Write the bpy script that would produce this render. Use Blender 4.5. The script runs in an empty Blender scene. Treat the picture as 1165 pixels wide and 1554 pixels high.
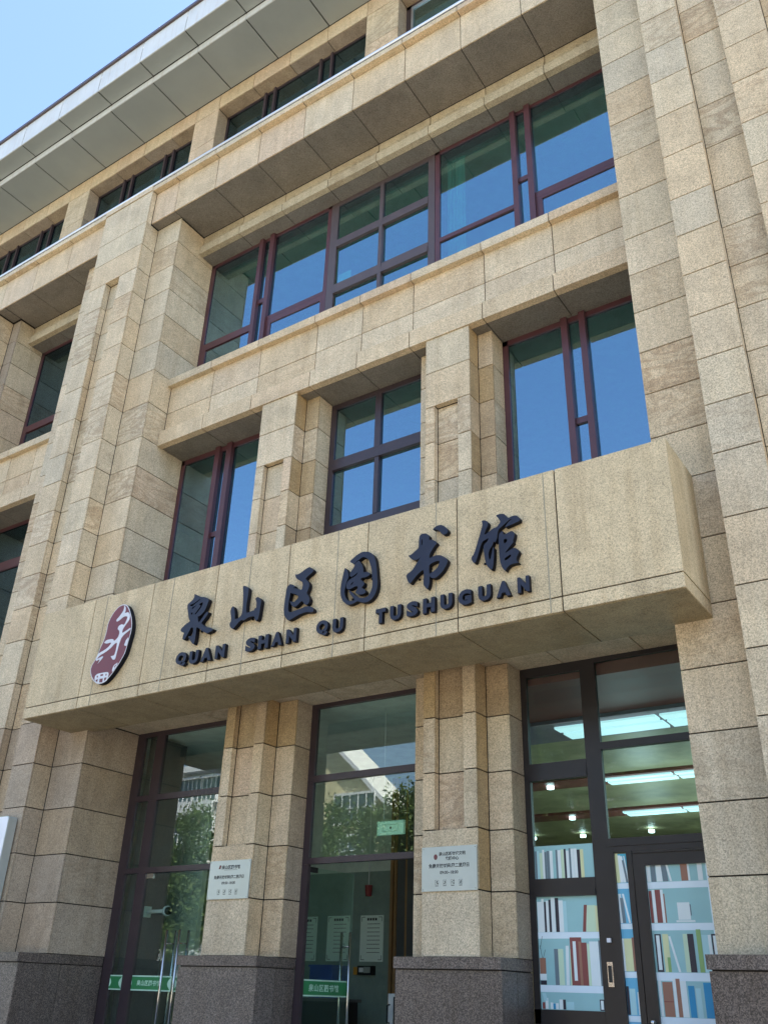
import bpy, math, random
from mathutils import Vector, Matrix
random.seed(7)
R = math.radians
S = bpy.context.scene
COL = S.collection

# ------------------------------------------------------------------ camera, sky, sun, exposure
cam_d = bpy.data.cameras.new('camera')
cam = bpy.data.objects.new('camera', cam_d)
COL.objects.link(cam)
YAW, PITCH, ROLL = -0.603332, 0.491236, 0.032328
fw = Vector((math.sin(YAW) * math.cos(PITCH), math.cos(YAW) * math.cos(PITCH), math.sin(PITCH)))
rt = Vector((math.cos(YAW), -math.sin(YAW), 0))
up = rt.cross(fw)
rt2 = rt * math.cos(ROLL) + up * math.sin(ROLL)
up2 = -rt * math.sin(ROLL) + up * math.cos(ROLL)
m = Matrix((rt2, up2, -fw)).transposed().to_4x4()
m.translation = Vector((0, 0, 1.6))
cam.matrix_world = m
cam_d.sensor_fit = 'HORIZONTAL'
cam_d.sensor_width = 36
cam_d.lens = 36 * 1374.914 / 1165
cam_d.clip_start = 0.1
cam_d.clip_end = 2000
S.camera = cam

SUN_EL, SUN_AZ = 56, 62          # behind the building, to the right
world = bpy.data.worlds.new('World')
S.world = world
world.use_nodes = True
wn = world.node_tree
wn.nodes.clear()
sky = wn.nodes.new('ShaderNodeTexSky')
sky.sky_type = 'NISHITA'
sky.sun_disc = False
sky.sun_elevation = R(SUN_EL)
sky.sun_rotation = R(SUN_AZ)
sky.air_density = 1.1
sky.dust_density = 1.0
sky.ozone_density = 2.2
bg = wn.nodes.new('ShaderNodeBackground')
bg.inputs['Strength'].default_value = 0.088
wo = wn.nodes.new('ShaderNodeOutputWorld')
wn.links.new(sky.outputs[0], bg.inputs[0])
wn.links.new(bg.outputs[0], wo.inputs[0])

sd = bpy.data.lights.new('sun', 'SUN')
sd.energy = 5.0
sd.angle = R(0.53)
sd.color = (1.0, 0.95, 0.86)
sun = bpy.data.objects.new('sun', sd)
COL.objects.link(sun)
sdir = Vector((math.sin(R(SUN_AZ)) * math.cos(R(SUN_EL)), math.cos(R(SUN_AZ)) * math.cos(R(SUN_EL)), math.sin(R(SUN_EL))))
sun.rotation_euler = sdir.to_track_quat('Z', 'Y').to_euler()
sun.location = (10, -10, 40)

S.view_settings.view_transform = 'Standard'
S.view_settings.look = 'None'
S.view_settings.gamma = 1
S.view_settings.use_curve_mapping = False
S.view_settings.exposure = 2.40
S.cycles.max_bounces = 10
S.cycles.diffuse_bounces = 6
S.cycles.transparent_max_bounces = 16

# ------------------------------------------------------------------ materials
def new_mat(name):
    mt = bpy.data.materials.new(name)
    mt.use_nodes = True
    nt = mt.node_tree
    b = nt.nodes['Principled BSDF']
    return mt, nt, b

def N(nt, kind, **kw):
    n = nt.nodes.new(kind)
    for k, v in kw.items():
        setattr(n, k, v)
    return n

def mixc(nt, fac, a, b, mode='MIX'):
    n = nt.nodes.new('ShaderNodeMix')
    n.data_type = 'RGBA'
    n.blend_type = mode
    for sock, val in ((n.inputs[0], fac), (n.inputs[6], a), (n.inputs[7], b)):
        if hasattr(val, 'links') or hasattr(val, 'is_linked'):
            nt.links.new(val, sock)
        elif isinstance(val, (int, float)):
            sock.default_value = val
        else:
            sock.default_value = (*val, 1) if len(val) == 3 else val
    return n.outputs[2]

def ramp(nt, src, stops, interp='LINEAR'):
    n = nt.nodes.new('ShaderNodeValToRGB')
    cr = n.color_ramp
    cr.interpolation = interp
    while len(cr.elements) < len(stops):
        cr.elements.new(0.5)
    for e, (p, c) in zip(cr.elements, stops):
        e.position = p
        e.color = (*c, 1) if isinstance(c, tuple) else (c, c, c, 1)
    nt.links.new(src, n.inputs[0])
    return n.outputs[0]

def pos_vec(nt, shift=60.0):
    """world position moved by a random amount per stone, so no two stones share grain"""
    g = N(nt, 'ShaderNodeNewGeometry')
    o = N(nt, 'ShaderNodeObjectInfo')
    mul = N(nt, 'ShaderNodeMath', operation='MULTIPLY')
    nt.links.new(o.outputs['Random'], mul.inputs[0]); mul.inputs[1].default_value = shift
    add = N(nt, 'ShaderNodeVectorMath', operation='ADD')
    nt.links.new(g.outputs['Position'], add.inputs[0]); nt.links.new(mul.outputs[0], add.inputs[1])
    return add.outputs[0], o.outputs['Random'], g.outputs['Position']

def noise(nt, vec, scale, detail=2, rough=0.5, dist=0.0):
    n = N(nt, 'ShaderNodeTexNoise')
    n.inputs['Scale'].default_value = scale
    n.inputs['Detail'].default_value = detail
    n.inputs['Roughness'].default_value = rough
    n.inputs['Distortion'].default_value = dist
    nt.links.new(vec, n.inputs['Vector'])
    return n.outputs['Fac']

def granite(name, tones, speck=(0.66, 1.2), vein=0.5, rough=0.62, gscale=95, bump=0.25, stain=0.42, blotch=0.14):
    mt, nt, b = new_mat(name)
    v, rnd, pos = pos_vec(nt)
    # a second random value from the first
    m2 = N(nt, 'ShaderNodeMath', operation='MULTIPLY'); nt.links.new(rnd, m2.inputs[0]); m2.inputs[1].default_value = 7.31
    fr = N(nt, 'ShaderNodeMath', operation='FRACT'); nt.links.new(m2.outputs[0], fr.inputs[0])
    m3 = N(nt, 'ShaderNodeMath', operation='MULTIPLY'); nt.links.new(rnd, m3.inputs[0]); m3.inputs[1].default_value = 23.7
    fr2 = N(nt, 'ShaderNodeMath', operation='FRACT'); nt.links.new(m3.outputs[0], fr2.inputs[0])
    n = len(tones)
    base = ramp(nt, fr.outputs[0], [((i + .5) / n, t) for i, t in enumerate(tones)])
    # cloudy drift of tone inside one stone
    cloud = noise(nt, v, 1.7, 3, 0.6, 0.6)
    cl = ramp(nt, cloud, [(0.3, 1 - blotch), (0.7, 1 + blotch * .8)])
    base = mixc(nt, 1.0, base, cl, 'MULTIPLY')
    # diagonal veins on some stones
    mp = N(nt, 'ShaderNodeMapping'); mp.inputs['Rotation'].default_value = (0.2, 0.95, 0.5); mp.inputs['Scale'].default_value = (0.7, 0.7, 2.6)
    nt.links.new(v, mp.inputs['Vector'])
    vn = noise(nt, mp.outputs[0], 1.1, 5, 0.6, 2.2)
    vr = ramp(nt, vn, [(0.42, 0.0), (0.5, 1.0), (0.58, 0.0)])
    sel = ramp(nt, fr2.outputs[0], [(0.62, 0.0), (0.95, min(1.0, vein * 1.2))])
    vf = N(nt, 'ShaderNodeMath', operation='MULTIPLY'); nt.links.new(vr, vf.inputs[0]); nt.links.new(sel, vf.inputs[1])
    base = mixc(nt, vf.outputs[0], base, mixc(nt, 1.0, base, (0.66, 0.58, 0.52), 'MULTIPLY'))
    # rain streaks and soot, long in z
    mp2 = N(nt, 'ShaderNodeMapping'); mp2.inputs['Scale'].default_value = (5.0, 5.0, 0.5); nt.links.new(pos, mp2.inputs['Vector'])
    st = noise(nt, mp2.outputs[0], 1.3, 4, 0.65)
    sr = ramp(nt, st, [(0.45, 0.0), (0.7, stain)])
    base = mixc(nt, sr, base, mixc(nt, 1.0, base, (0.72, 0.66, 0.58), 'MULTIPLY'))
    # crystals
    vo = N(nt, 'ShaderNodeTexVoronoi'); vo.inputs['Scale'].default_value = gscale; nt.links.new(v, vo.inputs['Vector'])
    sp = ramp(nt, vo.outputs['Color'], [(0.12, speck[0]), (0.45, 0.98), (0.8, speck[1])])
    f = noise(nt, v, gscale * 0.55, 3, 0.7)
    fr_ = ramp(nt, f, [(0.3, 0.80), (0.7, 1.18)])
    base = mixc(nt, 1.0, base, sp, 'MULTIPLY')
    base = mixc(nt, 1.0, base, fr_, 'MULTIPLY')
    nt.links.new(base, b.inputs['Base Color'])
    b.inputs['Roughness'].default_value = rough
    b.inputs['Specular IOR Level'].default_value = 0.35
    if bump:
        bp = N(nt, 'ShaderNodeBump'); bp.inputs['Strength'].default_value = bump; bp.inputs['Distance'].default_value = 0.004
        nt.links.new(f, bp.inputs['Height']); nt.links.new(bp.outputs[0], b.inputs['Normal'])
    return mt

def plain(name, col, rough=0.5, metal=0.0, var=0.12, scale=4.0, spec=0.5):
    mt, nt, b = new_mat(name)
    v, rnd, pos = pos_vec(nt)
    nz = noise(nt, v, scale, 4, 0.6)
    k = ramp(nt, nz, [(0.3, 1 - var), (0.7, 1 + var)])
    c = mixc(nt, 1.0, col, k, 'MULTIPLY')
    nt.links.new(c, b.inputs['Base Color'])
    rr = N(nt, 'ShaderNodeMapRange'); nt.links.new(nz, rr.inputs[0])
    rr.inputs[3].default_value = max(0.02, rough * 0.85); rr.inputs[4].default_value = min(1, rough * 1.15)
    nt.links.new(rr.outputs[0], b.inputs['Roughness'])
    b.inputs['Metallic'].default_value = metal
    b.inputs['Specular IOR Level'].default_value = spec
    return mt

def glow(name, col, strength):
    mt, nt, b = new_mat(name)
    b.inputs['Base Color'].default_value = (*col, 1)
    b.inputs['Emission Color'].default_value = (*col, 1)
    b.inputs['Emission Strength'].default_value = strength
    return mt

def glass(name, refl, refl_col, tint, fres=1.0):
    mt = bpy.data.materials.new(name); mt.use_nodes = True
    nt = mt.node_tree; nt.nodes.clear()
    out = N(nt, 'ShaderNodeOutputMaterial')
    tr = N(nt, 'ShaderNodeBsdfTransparent'); tr.inputs[0].default_value = (*tint, 1)
    cl = N(nt, 'ShaderNodeBsdfTransparent')
    gl = N(nt, 'ShaderNodeBsdfGlossy'); gl.inputs['Color'].default_value = (*refl_col, 1); gl.inputs['Roughness'].default_value = 0.0
    fr = N(nt, 'ShaderNodeFresnel'); fr.inputs[0].default_value = 1.5
    # slight unevenness of float glass
    g0 = N(nt, 'ShaderNodeNewGeometry')
    nz = noise(nt, g0.outputs['Position'], 0.9, 1, 0.4)
    bp = N(nt, 'ShaderNodeBump'); bp.inputs['Strength'].default_value = 0.018; bp.inputs['Distance'].default_value = 0.02
    nt.links.new(nz, bp.inputs['Height']); nt.links.new(bp.outputs[0], gl.inputs['Normal'])
    ma = N(nt, 'ShaderNodeMath', operation='MULTIPLY_ADD'); ma.use_clamp = True
    nt.links.new(fr.outputs[0], ma.inputs[0]); ma.inputs[1].default_value = fres; ma.inputs[2].default_value = refl
    mx = N(nt, 'ShaderNodeMixShader')
    nt.links.new(ma.outputs[0], mx.inputs[0]); nt.links.new(tr.outputs[0], mx.inputs[1]); nt.links.new(gl.outputs[0], mx.inputs[2])
    g = N(nt, 'ShaderNodeNewGeometry')
    mb = N(nt, 'ShaderNodeMixShader')
    nt.links.new(g.outputs['Backfacing'], mb.inputs[0]); nt.links.new(mx.outputs[0], mb.inputs[1]); nt.links.new(cl.outputs[0], mb.inputs[2])
    nt.links.new(mb.outputs[0], out.inputs[0])
    return mt

M = {}
TAN = (0.585, 0.45, 0.28); TAN2 = (0.55, 0.42, 0.262); GREY = (0.56, 0.462, 0.31); PALE = (0.60, 0.485, 0.325)
PINK = (0.58, 0.435, 0.285); OCH = (0.48, 0.385, 0.25)
M['stone'] = granite('granite_beige', [TAN, GREY, TAN2, PALE, PINK, TAN, GREY, PALE])
M['stone_band'] = granite('granite_beige_band', [TAN, PALE, TAN, PINK, PALE], vein=0.25)
M['stone_grey'] = granite('granite_grey_beige', [GREY, PALE, (0.52, 0.44, 0.31), TAN, GREY, TAN], vein=0.65)
M['stone_warm'] = granite('granite_orange_brown', [(0.42, 0.29, 0.14), (0.45, 0.33, 0.18), (0.40, 0.29, 0.17), TAN2], vein=0.3)  # orange-brown tone for top courses and right-hand returns of the pilasters
M['stone_brown'] = granite('granite_brown', [(0.40, 0.31, 0.215), (0.37, 0.30, 0.22), (0.43, 0.33, 0.21), (0.38, 0.29, 0.19)], vein=0.3, stain=0.4)  # darker brown; on ground-floor reveals it is recess shade put into the colour
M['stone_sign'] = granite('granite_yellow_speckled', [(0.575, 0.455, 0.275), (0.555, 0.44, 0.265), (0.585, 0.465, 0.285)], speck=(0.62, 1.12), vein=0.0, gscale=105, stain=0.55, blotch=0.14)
M['soffit_sign_shaded'] = granite('granite_canopy_shaded', [(0.33, 0.26, 0.145), (0.30, 0.24, 0.135)], vein=0.2, stain=0.6, gscale=110)  # canopy stone in a darker tone, underside shade mixed into its colour
M['soffit'] = granite('granite_soffit_shaded', [(0.195, 0.172, 0.14), (0.178, 0.16, 0.13), (0.205, 0.18, 0.145), (0.185, 0.165, 0.13)], vein=0.2, stain=0.3)  # same facing stone darkened: shade of the undersides put into the colour
M['plinth'] = granite('granite_dark_polished', [(0.10, 0.078, 0.064), (0.115, 0.09, 0.075), (0.125, 0.10, 0.084)], speck=(0.45, 2.0), vein=0.0, rough=0.32, gscale=110, bump=0.05, stain=0.5)
M['split'] = granite('granite_split_face', [(0.50, 0.42, 0.285), (0.48, 0.39, 0.25)], bump=1.0)
M['mortar'] = plain('mortar_joint', (0.022, 0.018, 0.015), 0.95)
M['caulk'] = plain('caulk_line', (0.30, 0.27, 0.19), 0.8)
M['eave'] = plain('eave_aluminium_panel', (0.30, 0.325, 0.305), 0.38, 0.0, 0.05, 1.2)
def streaked(name, col, rough):
    """painted panel with thin vertical run-off marks"""
    mt, nt, b = new_mat(name)
    v, rnd, pos = pos_vec(nt)
    mp = N(nt, 'ShaderNodeMapping'); mp.inputs['Scale'].default_value = (9.0, 1.0, 0.7); nt.links.new(v, mp.inputs['Vector'])
    s1 = ramp(nt, noise(nt, mp.outputs[0], 1.6, 4, 0.7), [(0.52, 0.0), (0.72, 0.55)])
    s2 = ramp(nt, noise(nt, v, 1.3, 3, 0.6), [(0.3, 0.93), (0.7, 1.05)])
    c = mixc(nt, s1, col, tuple(q * f for q, f in zip(col, (0.80, 0.70, 0.60))))
    nt.links.new(mixc(nt, 1.0, c, s2, 'MULTIPLY'), b.inputs['Base Color']); b.inputs['Roughness'].default_value = rough
    return mt
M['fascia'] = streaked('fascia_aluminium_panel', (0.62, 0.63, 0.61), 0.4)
M['frame'] = plain('frame_maroon_aluminium', (0.085, 0.032, 0.036), 0.34, 0.0, 0.1)
M['frame_dk'] = plain('frame_dark_aluminium', (0.045, 0.030, 0.034), 0.36, 0.0, 0.12)
M['frame_gr'] = plain('frame_bronze_aluminium', (0.085, 0.062, 0.062), 0.4, 0.0, 0.1)
M['frame_black'] = plain('frame_black_aluminium', (0.022, 0.018, 0.018), 0.35)
M['steel'] = plain('brushed_steel', (0.62, 0.60, 0.56), 0.22, 1.0, 0.05)
M['rail'] = plain('handrail_steel', (0.66, 0.68, 0.72), 0.3, 0.9, 0.05)
M['glass_up'] = glass('coated_glass', 0.36, (0.50, 0.75, 0.94), (0.16, 0.52, 0.45), 0.8)
M['glass_dn'] = glass('door_glass', 0.075, (0.92, 1.0, 0.97), (0.76, 0.92, 0.85), 1.0)
M['glass_dark'] = glass('dark_coated_glass', 0.20, (0.42, 0.66, 0.85), (0.07, 0.20, 0.20), 0.8)
M['glass_rt'] = glass('doorway_tinted_glass', 0.0, (0.92, 1.0, 0.97), (0.66, 0.97, 0.92), 0.8)
M['letter'] = plain('letter_navy_paint', (0.022, 0.025, 0.042), 0.45, 0.0, 0.15, spec=0.25)
M['letter_side'] = plain('letter_side_black', (0.007, 0.007, 0.010), 0.6, spec=0.15)
M['maroon'] = plain('emblem_maroon', (0.15, 0.020, 0.022), 0.4)
M['white'] = plain('white_enamel', (0.80, 0.80, 0.82), 0.35, 0.0, 0.04)
M['dull_white'] = plain('emblem_offwhite', (0.60, 0.60, 0.62), 0.4, 0, 0.05)
M['lobby_wall'] = plain('lobby_wall_grey_green', (0.24, 0.30, 0.265), 0.8)
M['plaque'] = plain('plaque_satin_steel', (0.52, 0.56, 0.53), 0.34, 0.55, 0.04)
M['ink'] = plain('print_black', (0.03, 0.03, 0.03), 0.6)
M['inkred'] = plain('print_maroon', (0.16, 0.05, 0.05), 0.6)
M['sticker'] = plain('sticker_green', (0.035, 0.22, 0.075), 0.4)
M['sticker_edge'] = plain('sticker_pale_green', (0.50, 0.74, 0.56), 0.4)
M['wall_in'] = plain('interior_plaster', (0.62, 0.68, 0.62), 0.9)
M['wall_dk'] = plain('interior_dark_wall', (0.10, 0.10, 0.10), 0.9)
M['floor_in'] = plain('interior_tile', (0.48, 0.48, 0.45), 0.4)
M['ceil_in'] = plain('interior_ceiling', (0.84, 0.86, 0.82), 0.9)
M['wood_red'] = plain('ceiling_dark_red_timber', (0.22, 0.055, 0.05), 0.5)
M['wood_olive'] = plain('ceiling_olive_timber', (0.42, 0.37, 0.22), 0.5, 0, 0.3, 1.5)
M['wood_grey'] = plain('bulkhead_grey_violet', (0.22, 0.18, 0.24), 0.5)
M['wood'] = plain('door_jamb_timber', (0.32, 0.17, 0.07), 0.45)
M['paper'] = plain('poster_paper', (0.82, 0.90, 0.82), 0.6, 0, 0.03)
M['blue'] = plain('blue_plastic', (0.02, 0.06, 0.35), 0.4)
M['red'] = plain('red_plastic', (0.25, 0.02, 0.02), 0.4)
M['orange'] = plain('orange_plastic', (0.55, 0.25, 0.03), 0.4)
M['black'] = plain('black_plastic', (0.015, 0.015, 0.016), 0.4)
M['film'] = plain('film_teal', (0.34, 0.60, 0.60), 0.4, 0, 0.03)
M['film2'] = plain('film_blue', (0.15, 0.50, 0.70), 0.4, 0, 0.03)
M['film_shelf'] = plain('film_shelf_pale', (0.80, 0.92, 0.97), 0.4, 0, 0.03)
FB = {'fw': (0.80, 0.88, 0.86), 'fg': (0.62, 0.78, 0.55), 'fy': (0.74, 0.76, 0.42), 'fk': (0.03, 0.025, 0.04), 'fm': (0.26, 0.07, 0.06), 'fb': (0.36, 0.17, 0.11),
      'fs': (0.16, 0.22, 0.25), 'ft': (0.45, 0.72, 0.74), 'fd': (0.02, 0.30, 0.55), 'fn': (0.28, 0.46, 0.16)}
for k, c in FB.items():
    M[k] = plain('film_print_' + k, c, 0.45, 0, 0.03)
M['light'] = glow('ceiling_light_panel', (0.72, 0.92, 1.0), 0.15)
M['lamp'] = glow('downlight_lens', (0.85, 0.95, 1.0), 2.0)
M['exit'] = glow('exit_sign_green', (0.36, 0.58, 0.46), 0.06)
M['curtain'] = plain('curtain_pale', (0.62, 0.78, 0.74), 0.9)

# ------------------------------------------------------------------ builders
WP = {}                                  # world position of every parent
CUBES = {}
def cube(mat):
    if mat not in CUBES:
        me = bpy.data.meshes.new('slab_' + mat)
        v = [(x, y, z) for x in (-.5, .5) for y in (-.5, .5) for z in (-.5, .5)]
        f = [(0, 1, 3, 2), (4, 6, 7, 5), (0, 4, 5, 1), (2, 3, 7, 6), (0, 2, 6, 4), (1, 5, 7, 3)]
        me.from_pydata(v, [], f)
        me.materials.append(M[mat])
        CUBES[mat] = me
    return CUBES[mat]

def put(o, parent, world=(0, 0, 0)):
    COL.objects.link(o)
    w = Vector(world)
    if parent is not None:
        o.parent = parent
        o.location = w - WP[parent.name]
    else:
        o.location = w
    WP[o.name] = w
    return o

def tag(o, label=None, cat=None, group=None, kind=None):
    if label: o['label'] = label
    if cat: o['category'] = cat
    if group: o['group'] = group
    if kind: o['kind'] = kind
    return o

def thing(name, loc, label, cat, group=None):
    o = bpy.data.objects.new(name, None)
    o.empty_display_size = 0.2
    put(o, None, loc)
    return tag(o, label, cat, group)

def slab(name, mat, x0, x1, y0, y1, z0, z1, parent):
    """one stone, panel, pane or bar: a box of its own sharing mesh data"""
    o = bpy.data.objects.new(name, cube(mat))
    put(o, parent, ((x0 + x1) / 2, (y0 + y1) / 2, (z0 + z1) / 2))
    o.scale = (abs(x1 - x0), abs(y1 - y0), abs(z1 - z0))
    return o

def boxes(name, mat, bl, parent=None, at=None, kind=None):
    """several boxes as ONE mesh; a box is (x0,x1,y0,y1,z0,z1[,material index])"""
    mats = mat if isinstance(mat, (list, tuple)) else [mat]
    w = Vector(at) if at is not None else (WP[parent.name] if parent is not None else Vector((0, 0, 0)))
    V, F, MI = [], [], []
    for b in bl:
        x0, x1, y0, y1, z0, z1 = b[:6]
        n = len(V)
        V += [(x - w.x, y - w.y, z - w.z) for x in (x0, x1) for y in (y0, y1) for z in (z0, z1)]
        for f in [(0, 1, 3, 2), (4, 6, 7, 5), (0, 4, 5, 1), (2, 3, 7, 6), (0, 2, 6, 4), (1, 5, 7, 3)]:
            F.append(tuple(n + i for i in f)); MI.append(b[6] if len(b) > 6 else 0)
    me = bpy.data.meshes.new(name)
    me.from_pydata(V, [], F)
    for q in mats: me.materials.append(M[q])
    me.polygons.foreach_set('material_index', MI)
    o = bpy.data.objects.new(name, me)
    put(o, parent, w)
    if kind: o['kind'] = kind
    return o

def poly(name, mat, V, F, parent=None, at=(0, 0, 0), smooth=False, kind=None):
    w = Vector(at)
    me = bpy.data.meshes.new(name)
    me.from_pydata([tuple(Vector(v) - w) for v in V], [], F)
    for q in (mat if isinstance(mat, (list, tuple)) else [mat]): me.materials.append(M[q])
    if smooth: me.polygons.foreach_set('use_smooth', [True] * len(F))
    o = bpy.data.objects.new(name, me)
    put(o, parent, w)
    if kind: o['kind'] = kind
    return o

def tube(name, mat, pts, r, parent=None, at=None, seg=12):
    """round bar along a chain of points"""
    w = Vector(at) if at is not None else (WP[parent.name] if parent is not None else Vector(pts[0]))
    P = [Vector(p) for p in pts]
    V, F = [], []
    for i, p in enumerate(P):
        d = (P[min(i + 1, len(P) - 1)] - P[max(i - 1, 0)]).normalized()
        a = d.cross(Vector((0, 0, 1)) if abs(d.z) < .9 else Vector((1, 0, 0))).normalized(); b_ = d.cross(a)
        for k in range(seg):
            t = 2 * math.pi * k / seg
            V.append(p + a * r * math.cos(t) + b_ * r * math.sin(t))
    for i in range(len(P) - 1):
        for k in range(seg):
            k2 = (k + 1) % seg
            F.append((i * seg + k, i * seg + k2, (i + 1) * seg + k2, (i + 1) * seg + k))
    F.append(tuple(range(seg))[::-1]); F.append(tuple((len(P) - 1) * seg + k for k in range(seg)))
    return poly(name, mat, V, F, parent, w, True)

G = 0.0075      # half a joint
T = 0.022       # visible thickness of cladding
def jit(): return random.uniform(-0.0013, 0.0013)

def fslab(name, mat, x0, x1, z0, z1, y, parent, t=T, g=G, cl=True, cr=True):
    """stone facing the street (-Y) with its face at y; cl/cr: joint on that edge"""
    y += jit()
    return slab(name, mat, x0 + (g if cl else 0), x1 - (g if cr else 0), y, y + t, z0 + g, z1 - g, parent)

def rslab(name, mat, x, y0, y1, z0, z1, parent, t=T, g=G):
    """stone whose face looks to +X at x"""
    x += jit()
    return slab(name, mat, x - t, x, y0 + g, y1 - g, z0 + g, z1 - g, parent)

def uslab(name, mat, x0, x1, y0, y1, z, parent, t=T, g=G):
    """soffit panel looking down at z"""
    z += jit()
    return slab(name, mat, x0 + g, x1 - g, y0 + g, y1 - g, z, z + t, parent)

# ------------------------------------------------------------------ planes and levels of the facade (metres)
P1, P2, SLOT = 8.50, 8.84, 8.64          # pier front, pier step, slot back
LF, SPN, SILL = 9.21, 9.32, 9.22         # lintel, spandrel, sill fronts
PF, PS = 9.23, 9.51                      # pilaster front and step
WN = 9.87                                # window plane
BND, CAP = 8.63, 8.51
CR = [1.985, 2.63, 3.27, 3.915, 4.55, 5.19, 5.93, 6.68, 7.29, 7.90, 8.51, 9.125, 9.74, 10.35, 11.10, 11.84, 12.52, 13.18, 13.82, 14.45, 15.09, 15.71, 16.60]
BL, BR = -11.42, -2.44                   # reveals of the main bay

# ------------------------------------------------------------------ ground, street
def sheet(name, mat, x0, x1, y0, y1, z, kind='structure'):
    return poly(name, mat, [(x0, y0, z), (x1, y0, z), (x1, y1, z), (x0, y1, z)], [(0, 1, 2, 3)], None, ((x0 + x1) / 2, (y0 + y1) / 2, z), kind=kind)
M['ground'] = plain('ground_paving_far', (0.15, 0.145, 0.13), 0.9, 0, 0.15, 0.3)
M['asphalt'] = plain('asphalt', (0.06, 0.06, 0.062), 0.85, 0, 0.2, 3)
M['kerb'] = plain('kerb_granite', (0.36, 0.35, 0.33), 0.8)
def paving():
    mt, nt, b = new_mat('plaza_paving')
    g = N(nt, 'ShaderNodeNewGeometry')
    br = N(nt, 'ShaderNodeTexBrick'); br.inputs['Scale'].default_value = 1.0
    br.inputs['Color1'].default_value = (0.245, 0.22, 0.18, 1); br.inputs['Color2'].default_value = (0.22, 0.195, 0.165, 1)
    br.inputs['Mortar'].default_value = (0.18, 0.17, 0.15, 1); br.inputs['Mortar Size'].default_value = 0.008
    br.inputs['Brick Width'].default_value = 0.6; br.inputs['Row Height'].default_value = 0.3
    nt.links.new(g.outputs['Position'], br.inputs['Vector'])
    nz = noise(nt, g.outputs['Position'], 2.0, 4, .6)
    c = mixc(nt, 1.0, br.outputs[0], ramp(nt, nz, [(0.3, 0.85), (0.7, 1.1)]), 'MULTIPLY')
    nt.links.new(c, b.inputs['Base Color']); b.inputs['Roughness'].default_value = 0.75
    return mt
M['paving'] = paving()
sheet('ground', 'ground', -400, 400, -400, 400, -0.15)
sheet('road', 'asphalt', -400, 400, -25.0, -17.0, -0.13)
boxes('plaza', 'paving', [(-60, 40, -16.8, 9.9, -0.3, 0.0)], kind='structure')
boxes('kerb', 'kerb', [(-60, 40, -17.0, -16.8, -0.3, -0.004)], kind='structure')
boxes('far_pavement', 'paving', [(-80, 40, -30.0, -25.2, -0.3, 0.0)], kind='structure')
boxes('far_kerb', 'kerb', [(-80, 40, -25.2, -25.0, -0.3, -0.004)], kind='structure')
boxes('lane_marking', 'white', [(x, x + 3, -21.08, -20.93, -0.128, -0.122) for x in range(-60, 40, 7)], kind='structure')
boxes('entrance_steps', 'kerb', [(-12.4, -1.5, 6.9 - .35 * i, 8.39, 0.15 * (2 - i), 0.15 * (3 - i) - .002) for i in range(3)], kind='structure')
boxes('entrance_floor', 'kerb', [(-11.41, -2.45, 8.395, 9.80, 0.001, 0.45)], kind='structure')

# ------------------------------------------------------------------ the library building
B = thing('library_building', (-6.93, 9.0, 0), 'four storey beige granite library building with deep eave and a name canopy over its entrance', 'building')

# structural mass behind the cladding
boxes('wall', 'mortar', [
    # ground and second floor backing beside the bay
    (-30, -17.4, 8.9, 9.9, 0, 15.7), (1.3, 12, 8.9, 9.9, 0, 16.6),
    # solid behind piers
    (-14.2, BL - .03, 8.90, 9.90, 0, 16.6), (BR + .03, .9, 8.90, 9.90, 0, 16.6),
    # spandrel zone
    (BL - .02, BR + .02, SPN + .02, 9.85, 10.37, 11.66), (-17.2, -14.0, SPN + .02, 9.85, 10.37, 11.66),
    # hidden wall behind the canopy
    (BL - .02, BR + .02, 9.25, 9.85, 5.26, 6.9),
    (-17.2, -14.0, 9.3, 9.85, 5.0, 7.0),
    # band and head of third floor
    (-30, 12, BND + .018, 9.53, 15.757, 16.58), (-30, 12, 9.56, 9.95, 15.22, 16.58),
    # fourth floor header and roof slab
    (-30, 12, 9.57, 9.95, 20.11, 20.80), (-30, 12, 8.67, 10.5, 16.58, 16.60)], B)
boxes('roof', 'eave', [(-30, 12, 8.02, 31, 20.82, 21.45)], B)
boxes('side_wall', 'stone_brown', [(-30, -29.6, 9.0, 31, 0, 20.8), (11.6, 12, 9.0, 31, 0, 20.8), (-30, 12, 30.6, 31, 0, 20.8)], B)

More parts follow.
